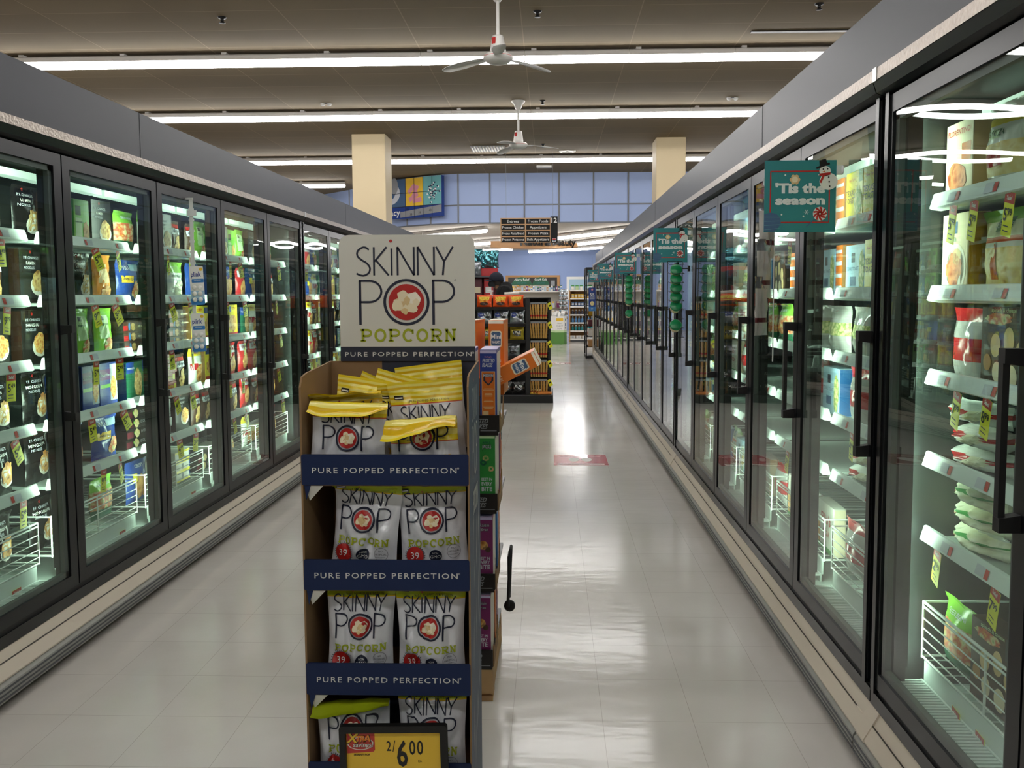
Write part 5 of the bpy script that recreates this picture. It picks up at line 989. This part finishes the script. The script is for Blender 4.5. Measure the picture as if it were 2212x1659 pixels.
for s_ in (-1, 1): limb([((.09, s_*.2, 1.50), (.09, .09)), ((.09, s_*.245, 1.16), (.066, .066)), ((-.17, s_*.21, 1.08), (.05, .05)), ((-.22, s_*.20, 1.075), (.042, .042))], 3)
skin(N, E_, 'hoodie', 'hoodie', 0, 2, PE, 'black hooded sweatshirt')
N = [((0, 0, .93), (.15, .165)), ((0, 0, .86), (.14, .16))]; E_ = [(0, 1)]
for s_ in (-1, 1): limb([((0, s_*.10, .80), (.10, .10)), ((-.02, s_*.105, .50), (.075, .072)), ((.015, s_*.11, .10), (.062, .06))], 1)
skin(N, E_, 'trousers', 'jeans', 0, 1, PE, 'dark trousers')
for s_ in (-1, 1):
    skin([((.04, s_*.115, .045), (.045, .045)), ((-.06, s_*.118, .04), (.038, .042)), ((-.17, s_*.122, .032), (.028, .04))], [(0, 1), (1, 2)], 'shoe', 'shoe', 0, 2, PE)
m = MB(); cv = [(.112*math.cos(a), .112*math.sin(a)) for a in [PI/2*k/8 for k in range(9)]]
m.lathe([(r+.002, z) for r, z in cv], 'cap', 24, (-.045, 0, 1.672), sm=True); m.lathe([(.115, 0), (.116, -.03), (.112, -.03)], 'cap', 24, (-.045, 0, 1.672))
m.add([(-.045-.112*math.cos(a)-.075*math.cos(a)*(k), .105*math.sin(a)*(1 if not k else .95), 1.668-.02*k-d_) for d_ in (0, .006) for k in (0, 1) for a in [R(-65+13*i) for i in range(11)]], [(i, i+1, 12+i, 11+i) for i in range(10)]+[(22+i, 23+i, 34+i, 33+i) for i in range(10)]+[(11+i, 12+i, 34+i, 33+i) for i in range(10)], 'cap', True); m.build('cap', PE, label='dark navy baseball cap')
m = MB()
vs = []; fs = []
for j in range(7):
    for i in range(13):
        a = R(-85+170*i/12); r = .101+.018*math.cos(a)*math.sin(PI*min(1, j/5)); vs.append((-.05-r*math.cos(a)*(1.08 if abs(a) < 1 else 1), .092*math.sin(a), 1.555+.016*j))
for j in range(6):
    for i in range(12): fs.append((j*13+i, j*13+i+1, (j+1)*13+i+1, (j+1)*13+i))
m.add(vs, fs, 'mask', True); m.build('face_mask', PE, label='dark cloth face mask')
m = MB(); m.lathe([(.094, -.02), (.100, .02), (.102, .055)], 'hair', 20, (-.034, 0, 1.60)); ha = m.build('hair', PE); ha.scale = (1, 1.02, 1)
m = MB()
for s_ in (-1, 1): m.lathe([(0, -.004), (.010, -.003), (.012, 0), (.010, .003), (0, .004)], 'white', 12, T=Matrix.Translation((-.134, s_*.036, 1.652)) @ Matrix.Rotation(R(90), 4, 'Y')); m.lathe([(0, -.0055), (.005, -.004), (.005, .0), (0, .0)], 'boxblack', 10, T=Matrix.Translation((-.138, s_*.036, 1.652)) @ Matrix.Rotation(R(90), 4, 'Y'))
m.build('eyes', PE)

# ------------------------------------------------------------------ overhead signs
AS = thing('aisle_sign', (-.45, 17.0, 2.48), 'hanging wooden aisle sign with eight black name panels and number 12', 'sign')
m = MB(); m.box(-1.015, .0, 17.0, 17.08, 2.48, 2.975, 'wood'); m.build('board', AS, world=True)
NP = [('Entrees', 'Frozen Foods'), ('Frozen Chicken', 'Appetizers'), ('Frozen Pasta/Bread', 'Frozen Pizza'), ('Frozen Potatoes', 'Bulk Appetizers')]
for r_, row in enumerate(NP):
    for c, t_ in enumerate(row):
        x0 = -.995+.505*c; z0 = 2.855-.122*r_; m = MB(); m.box(x0, x0+.475, 16.992, 17.0, z0, z0+.10, 'rubber'); m.text(t_, .05, 'white', flat(x0+.2375, 16.992, z0+.028), 0, 0, 2, bold=.01, width=min(.44, .034*len(t_)))
        m.build('name_panel', AS, world=True)
m = MB(); m.box(.002, .145, 16.985, 17.07, 2.475, 3.0, 'rubber'); p = flat(.073, 16.985, 2.475); m.text('12', .095, 'white', p, 0, .40, 2, bold=.03, width=.115); m.rect(-.04, .04, .02, .085, 'white', p, 1); m.rect(-.035, .035, .05, .08, 'redlogo', p, 2); m.rect(-.03, .03, .03, .045, 'slate', p, 2); m.build('number_panel', AS, world=True)
m = MB()
for x in (-.9, .05): m.tube([(x, 17.04, 2.97), (x, 17.04, CEIL)], .002, 'grey', 5)
m.build('wire', AS, world=True)
NB = thing('curved_sign', (-.5, 24, 2.75), 'curved wooden hanging sign reading Natural Beauty in dark letters', 'sign')
m = MB(); n = 24; pts = []
for i in range(n+1): u = i/n; pts.append((-1.72+2.5*u, 24-.55*math.sin(PI*u)))
zt = lambda u: 2.955
m.add([(x, y, 2.78-.06*math.sin(PI*i/n)) for i, (x, y) in enumerate(pts)]+[(x, y, 2.95-.07*(i/n)) for i, (x, y) in enumerate(pts)]+[(x, y+.5, 2.78-.06*math.sin(PI*i/n)) for i, (x, y) in enumerate(pts)]+[(x, y+.5, 2.95-.07*(i/n)) for i, (x, y) in enumerate(pts)],
      [(i, i+1, n+2+i, n+1+i) for i in range(n)]+[(i, i+1, 2*n+3+i, 2*n+2+i) for i in range(n)]+[(n+1+i, n+2+i, 3*n+4+i, 3*n+3+i) for i in range(n)], 'wood'); m.build('fascia', NB, world=True)
def curve_put(x, z, k=1):
    u = min(1, max(0, (x+1.72)/2.5)); return Vector((x, 24-.55*math.sin(PI*u)-.02-.012*k, z))
m = MB()
for k in range(4): m.text('Natural', .175, 'boxblack', curve_put, -.42, 2.80, k, bold=.04, width=.86)
for k in range(4): m.text('Beauty', .175, 'boxblack', curve_put, .39, 2.81, k, bold=.04, width=.66)
m.build('lettering', NB, world=True)
m = MB()
for x in (-1.3, .4): m.tube([(x, 24.1, 2.9), (x, 24.1, 3.13)], .006, 'grey', 5)
m.build('hanger', NB, world=True)
# pharmacy sign on the curved bulkhead
PH = thing('pharmacy_sign', (-3.3, 20.6, 3.3), 'large blue picture sign with capsules on the curved bulkhead', 'sign')
A_, B_ = Vector((-4.15, 20.98, 0)), Vector((-2.53, 20.0, 0)); U = (B_-A_).normalized(); NV = Vector((U.y, -U.x, 0)); LN = (B_-A_).length
pf = lambda x, z, k=1: A_+U*x+Vector((0, 0, 3.30+z))+NV*(.10+.003*k)
m = MB(); b0 = [A_+U*x+NV*y+Vector((0, 0, z)) for z in (3.30, 4.26) for y in (.0, .10) for x in (0, LN)]
m.add(b0, [(0, 2, 3, 1), (4, 5, 7, 6), (0, 1, 5, 4), (2, 6, 7, 3), (0, 4, 6, 2), (1, 3, 7, 5)], 'blue')
w3 = LN/3.4
m.rect(0, LN-2*w3*1.0, .28, .96, 'slate', pf, 1); m.disc(.25, .62, .35, .28, 'hilite', pf, 2, 24, 1, .55); m.disc(.42, .8, .12, .2, 'grey', pf, 3, 16)
m.rect(LN-2*w3, LN-w3, .28, .96, 'signyellow', pf, 1)
for i, (x, z, a, l) in enumerate(((.30, .62, 1.1, .24), (.2, .7, .7, .2), (.36, .42, .1, .2), (.25, .5, .5, .22))): x += LN-2*w3; m.ribbon([(x-l*math.cos(a)*.7, z-l*math.sin(a)*.7), (x+l*math.cos(a)*.7, z+l*math.sin(a)*.7)], .11, 'pink', pf, 2+i*.3, maxl=1)
m.rect(LN-w3, LN, .28, .96, 'teal2', pf, 1)
rr = random.Random(12)
for i in range(26):
    a = rr.uniform(0, 6.3); x = LN-w3*.5+rr.gauss(0, .10); z = .62+rr.gauss(0, .13); x = min(LN-.05, max(LN-w3+.05, x)); z = min(.9, max(.34, z)); dx, dz = .035*math.cos(a), .035*math.sin(a)
    m.ribbon([(x-dx, z-dz), (x, z)], .035, 'navy', pf, 2+i*.1, maxl=1); m.ribbon([(x, z), (x+dx, z+dz)], .035, 'white', pf, 2+i*.1, maxl=1)
m.text('Pharmacy', .15, 'white', pf, .60, .08, 3, 'R', bold=.02, width=.95)
m.poly([(.60, .02), (LN, .10), (LN, .27), (.60, .16)], 'grey', pf, 2)
for t_, x, z in (('38', .95, .06), ('39', 1.22, .09), ('40', 1.55, .13), ('102', .85, .2), ('104', 1.25, .24)): m.text(t_, .055, 'boxblack', pf, x, z, 4)
for x in (w3*.45, LN-2*w3, LN-1.5*w3, LN-w3, LN-.5*w3): m.rect(x-.006, x+.006, 0, .96, 'navydark', pf, 5)
m.rect(0, LN, .60, .612, 'navydark', pf, 5); m.rect(0, LN, .275, .287, 'navydark', pf, 5); m.build('sign_face', PH, world=True)

# ------------------------------------------------------------------ floor decals
for i, (x0, x1, y0, y1) in enumerate(((.024, .485, 6.94, 7.40), (-1.55, -1.09, 6.94, 7.40), (-.04, .42, 17.0, 17.45))):
    m = MB(); p = lambda x, z, k=1: Vector((x, z, .0006+.0004*k)); W_, H_ = (x1-x0)/2, (y1-y0)/2
    m.rect(-W_, W_, -H_, H_, 'decal', p, 0); m.rect(-W_*.86, W_*.86, -H_*.95, -H_*.74, 'white', p, 1); m.text('PLEASE KEEP 6 FEET APART', .022, 'decal', p, 0, -H_*.90, 2, width=W_*1.5)
    m.text('THANK YOU FOR PRACTICING', .022, 'white', p, 0, H_*.72, 1, width=W_*1.1); m.text('SOCIAL DISTANCING', .028, 'white', p, 0, H_*.5, 1, width=W_*1.5)
    for sx in (-.055, .055): m.disc(sx, .0, .045, .085, 'white', p, 1, 16)
    m.box(-W_, W_, -H_, H_, .0, .0005, 'decal'); m.build('floor_decal', loc=((x0+x1)/2, (y0+y1)/2, .0005), label=['red square floor decal in the middle of the right lane', 'red square floor decal in the left lane, behind the popcorn display', 'red floor decal far down the aisle'][i], cat='floor decal', group='red floor decals')

# ------------------------------------------------------------------ pharmacy shelves at the back
m = MB(); m.box(-1.75, .35, 32.47, 32.5, 1.2, 2.16, 'tan'); m.box(-1.65, .25, 32.46, 32.475, 1.3, 2.08, 'boxblack')
for i in range(8): m.box(-1.6+.23*i, -1.45+.23*i, 32.45, 32.47, 1.75, 1.85+.1*(i % 3), ['slate', 'brown', 'maroon', 'grey', 'boxblack', 'tan', 'slate', 'grey'][i])
m.build('window_1', kind='structure')
m = MB(); m.box(.62, 1.9, 32.46, 32.5, 1.2, 2.1, 'white'); m.box(.72, 1.82, 32.45, 32.465, 1.3, 2.0, 'ltblue'); m.build('window_2', kind='structure')
def gondola(x0, x1, y0, y1, h, lab, cm='offwhite', n=4):
    g = thing('store_shelf', ((x0+x1)/2, (y0+y1)/2, 0), lab, 'shelf unit')
    m = MB(); m.box(x0, x1, y1-.04, y1, 0, h, cm); m.box(x0, x1, y0, y1, 0, .1, 'dgrey'); m.box(x0-.03, x0, y0, y1, 0, h, cm); m.box(x1, x1+.03, y0, y1, 0, h, cm); m.build('frame', g, world=True)
    zs = []
    for k in range(n):
        z = .1+(h-.1)*k/(n-1) if n > 1 else h
        m = MB(); m.box(x0, x1, y0, y1-.04, z-.02, z, 'offwhite'); m.box(x0, x1, y0-.01, y0, z-.035, z+.004, 'white'); m.build('shelf', g, world=True); zs.append(z)
    return g, zs
g, zs = gondola(-1.33, .46, 25.5, 26.0, 1.53, 'white pharmacy shelf unit under the green arched headers, items on pegs', 'offwhite', 2)
for x0, x1, t_, c in ((-1.20, -.58, 'Allergy Relief', 0), (-.56, -.05, 'Cough Cold', 1)):
    m = MB(); n = 14; arc_ = [(x0+(x1-x0)*i/n, 1.76+.20*math.sin(PI*i/n)**.7) for i in range(n+1)]; slabpoly(m, [(x0, 1.72)]+arc_+[(x1, 1.72)], 25.75, 25.78, 'dgreen')
    p = flat((x0+x1)/2, 25.75, 1.83); m.text(t_, .065, 'snow', p, 0, .02, 1, bold=.03, width=(x1-x0)*.75); m.text('CENTER', .05, 'teal', p, 0, -.08, 1, width=(x1-x0)*.5); m.box(x0, x1, 25.78, 25.82, 1.53, 1.74, 'offwhite')
    m.build('arched_header', label='dark green arched header reading %s' % t_, cat='sign', group='arched pharmacy headers')
rr = random.Random(33)
for i in range(22):
    x = -1.15+.07*i; hh = rr.uniform(.08, .16); c = rr.choice(['white', 'ltblue', 'green2', 'signyellow', 'white', 'slate', 'purple', 'blue2', 'tan'])
    m = MB(); m.bbox(-.028, .028, -.03, .03, 0, hh, c, .004); m.box(-.02, .02, -.02, .02, hh, hh+.02, rr.choice(['white', 'green', 'signyellow', 'dgreen'])); m.rect(-.02, .02, hh*.3, hh*.7, 'hilite' if c != 'white' else 'blue2', flat(0, -.03, 0), 1)
    m.build('medicine_box', loc=(x, 25.65, 1.532), label='small %s medicine carton, %s along the top of the pharmacy shelf' % (dict(ltblue='pale blue', green2='green', signyellow='yellow', blue2='blue').get(c, c), (ORD+['seventeenth', 'eighteenth', 'nineteenth', 'twentieth', 'twenty-first', 'twenty-second'])[i]), cat='carton', group='medicine cartons')
for r_ in range(4):
    for i in range(10):
        x = -1.12+.15*i; z = 1.22-.28*r_; c = rr.choice(['navy', 'plum', 'white', 'boxblack', 'slate', 'purple', 'green', 'hilite'])
        m = MB(); m.bbox(-.05, .05, -.02, .02, -.2, 0, c, .006); m.rect(-.035, .035, -.06, -.01, rr.choice(['signyellow', 'white', 'cream']), flat(0, -.02, 0), 1); m.tube([(0, .02, .01), (0, .32, .01)], .004, 'metal', 5); m.box(-.012, .012, -.01, .03, 0, .02, 'metal')
        m.build('hanging_pack', loc=(x, 25.6, z), label='hanging pack, %s peg row, %s from the left on the pharmacy shelf' % (LV[r_], ORD[i]), cat='pack', group='hanging packs on the pharmacy shelf')
for k in range(2):
    t = thing('clip_strip', (.33+.13*k, 25.4, .6), 'strip of silver packets at the pharmacy shelf end, the %s one' % ['left', 'right'][k], 'clip strip')
    m = MB(); m.box(-.01, .01, -.002, .002, .1, 1.0, 'plastic'); m.build('strip', t)
    for i in range(6):
        m = MB(); f = bag_fn(.13, .17, .04, 200+i+9*k, wr=.008); bag(m, f, [(0, 'filmsilver'), (.6, 'ltblue'), (.8, 'filmsilver')], 8, 10); m.build('silver_packet', loc=(.33+.13*k, 25.385, 1.42-.15*i), rot=(R(-25), 0, R(15)), label='silver packet, %s down the %s strip at the pharmacy shelf' % (ORD[i], ['left', 'right'][k]), cat='packet', group='packets on the pharmacy strips')
# green and white dump bin
DB = thing('dump_bin', (.21, 24.0, 0), 'white and green cardboard dump bin with loose white boxes', 'bin')
m = MB(); hexa = [(.255*math.cos(R(60*i+12)), .255*math.sin(R(60*i+12))) for i in range(6)]
for z0, z1, c in ((0, .34, 'green2'), (.34, .40, 'palegreen'), (.40, .80, 'white')):
    m.add([(x, y, z) for z in (z0, z1) for x, y in hexa], [(i, (i+1) % 6, 6+(i+1) % 6, 6+i) for i in range(6)], 'bingreen' if c == 'green2' else c)
m.add([(x, y, .72) for x, y in hexa], [tuple(range(6))], 'white')
def hp(i):
    a, b = Vector(hexa[i]+(0,)), Vector(hexa[(i+1) % 6]+(0,)); n_ = ((a+b)/2).normalized(); u = (b-a).normalized()
    return lambda x, z, k=1: (a+b)/2+u*x+Vector((0, 0, z))+n_*(.001*k)
p = hp(4); m.rect(-.1, .1, .66, .75, 'signyellow', p, 1); m.text('TRUST', .04, 'grey', p, 0, .58, 1); m.text('QUALITY', .045, 'grey', p, 0, .50, 1, width=.19); m.text('LOVE', .04, 'grey', p, 0, .43, 1)
p = hp(5); m.disc(0, .70, .04, .04, 'dgreen', p, 1, 14); m.rect(-.04, .04, .52, .6, 'slate', p, 1); m.rect(-.04, .04, .44, .48, 'boxblack', p, 1)
m.build('body', DB)
for i in range(9):
    a = i*2.4; m = MB(); m.bbox(-.05, .05, -.03, .03, 0, .13, 'white', .004); m.rect(-.03, .03, .03, .08, ['slate', 'grey', 'hilite'][i % 3], flat(0, -.03, 0), 1)
    m.build('loose_box', loc=(.21+.13*math.cos(a)*(i > 0), 24.0+.13*math.sin(a)*(i > 0), .74+.012*i), rot=(R(rr.uniform(-40, 40)), R(rr.uniform(-40, 40)), a), label='small white box tossed in the dump bin, %s of the heap' % ORD[i], cat='box', group='white boxes in the dump bin')
# brown shelf unit with bottles
g, zs = gondola(.58, 1.6, 24.9, 25.3, 1.55, 'tan sided shelf unit with rows of bottles beyond the right freezers', 'tan', 7)
BC = [('pill bottle', 'white', .10), ('white towel', 'white', .09), ('teal bottle', 'tealbot', .15), ('blue bottle', 'bluebot', .17), ('dark bottle', 'navydark', .13), ('blue carton', 'slate', .13), ('amber carton', 'signyellow', .12)]
for lv, z in enumerate(zs[:-1]):
    nm, c, hh = BC[(lv+1) % 7]
    for i in range(9 if c != 'white' else 5):
        x = .66+(.095 if c != 'white' else .18)*i; m = MB()
        if 'bottle' in nm: m.lathe([(0, 0), (.036, 0), (.04, .01), (.04, hh*.62), (.016, hh*.8), (.016, hh), (0, hh)], c, 12); m.lathe([(.018, hh*.88), (.018, hh+.012), (0, hh+.012)], 'white', 10)
        else: m.bbox(-.04 if c != 'white' else -.08, .04 if c != 'white' else .08, -.05, .05, 0, hh, c, .006); m.rect(-.03, .03, hh*.3, hh*.7, 'hilite', flat(0, -.05, 0), 1)
        m.build(nm.replace(' ', '_'), loc=(x, 25.0, z+.001), label='%s, %s from the left, %s shelf up on the tan sided unit' % (nm, ORD[i], ORD[lv]), cat=nm.split()[-1], group='goods on the tan sided shelf')
for i in range(7):
    m = MB(); m.lathe([(0, 0), (.05, 0), (.05, .12), (.03, .14), (0, .14)], ['white', 'palegreen', 'white', 'ltblue', 'white', 'palegreen', 'white'][i], 14); m.lathe([(.052, .11), (.052, .14), (0, .145)], 'green', 14)
    m.build('white_tub', loc=(.66+.13*i, 25.1, 1.551), label='white tub with green lid, %s from the left on top of the tan unit' % ORD[i], cat='tub', group='green lidded tubs')
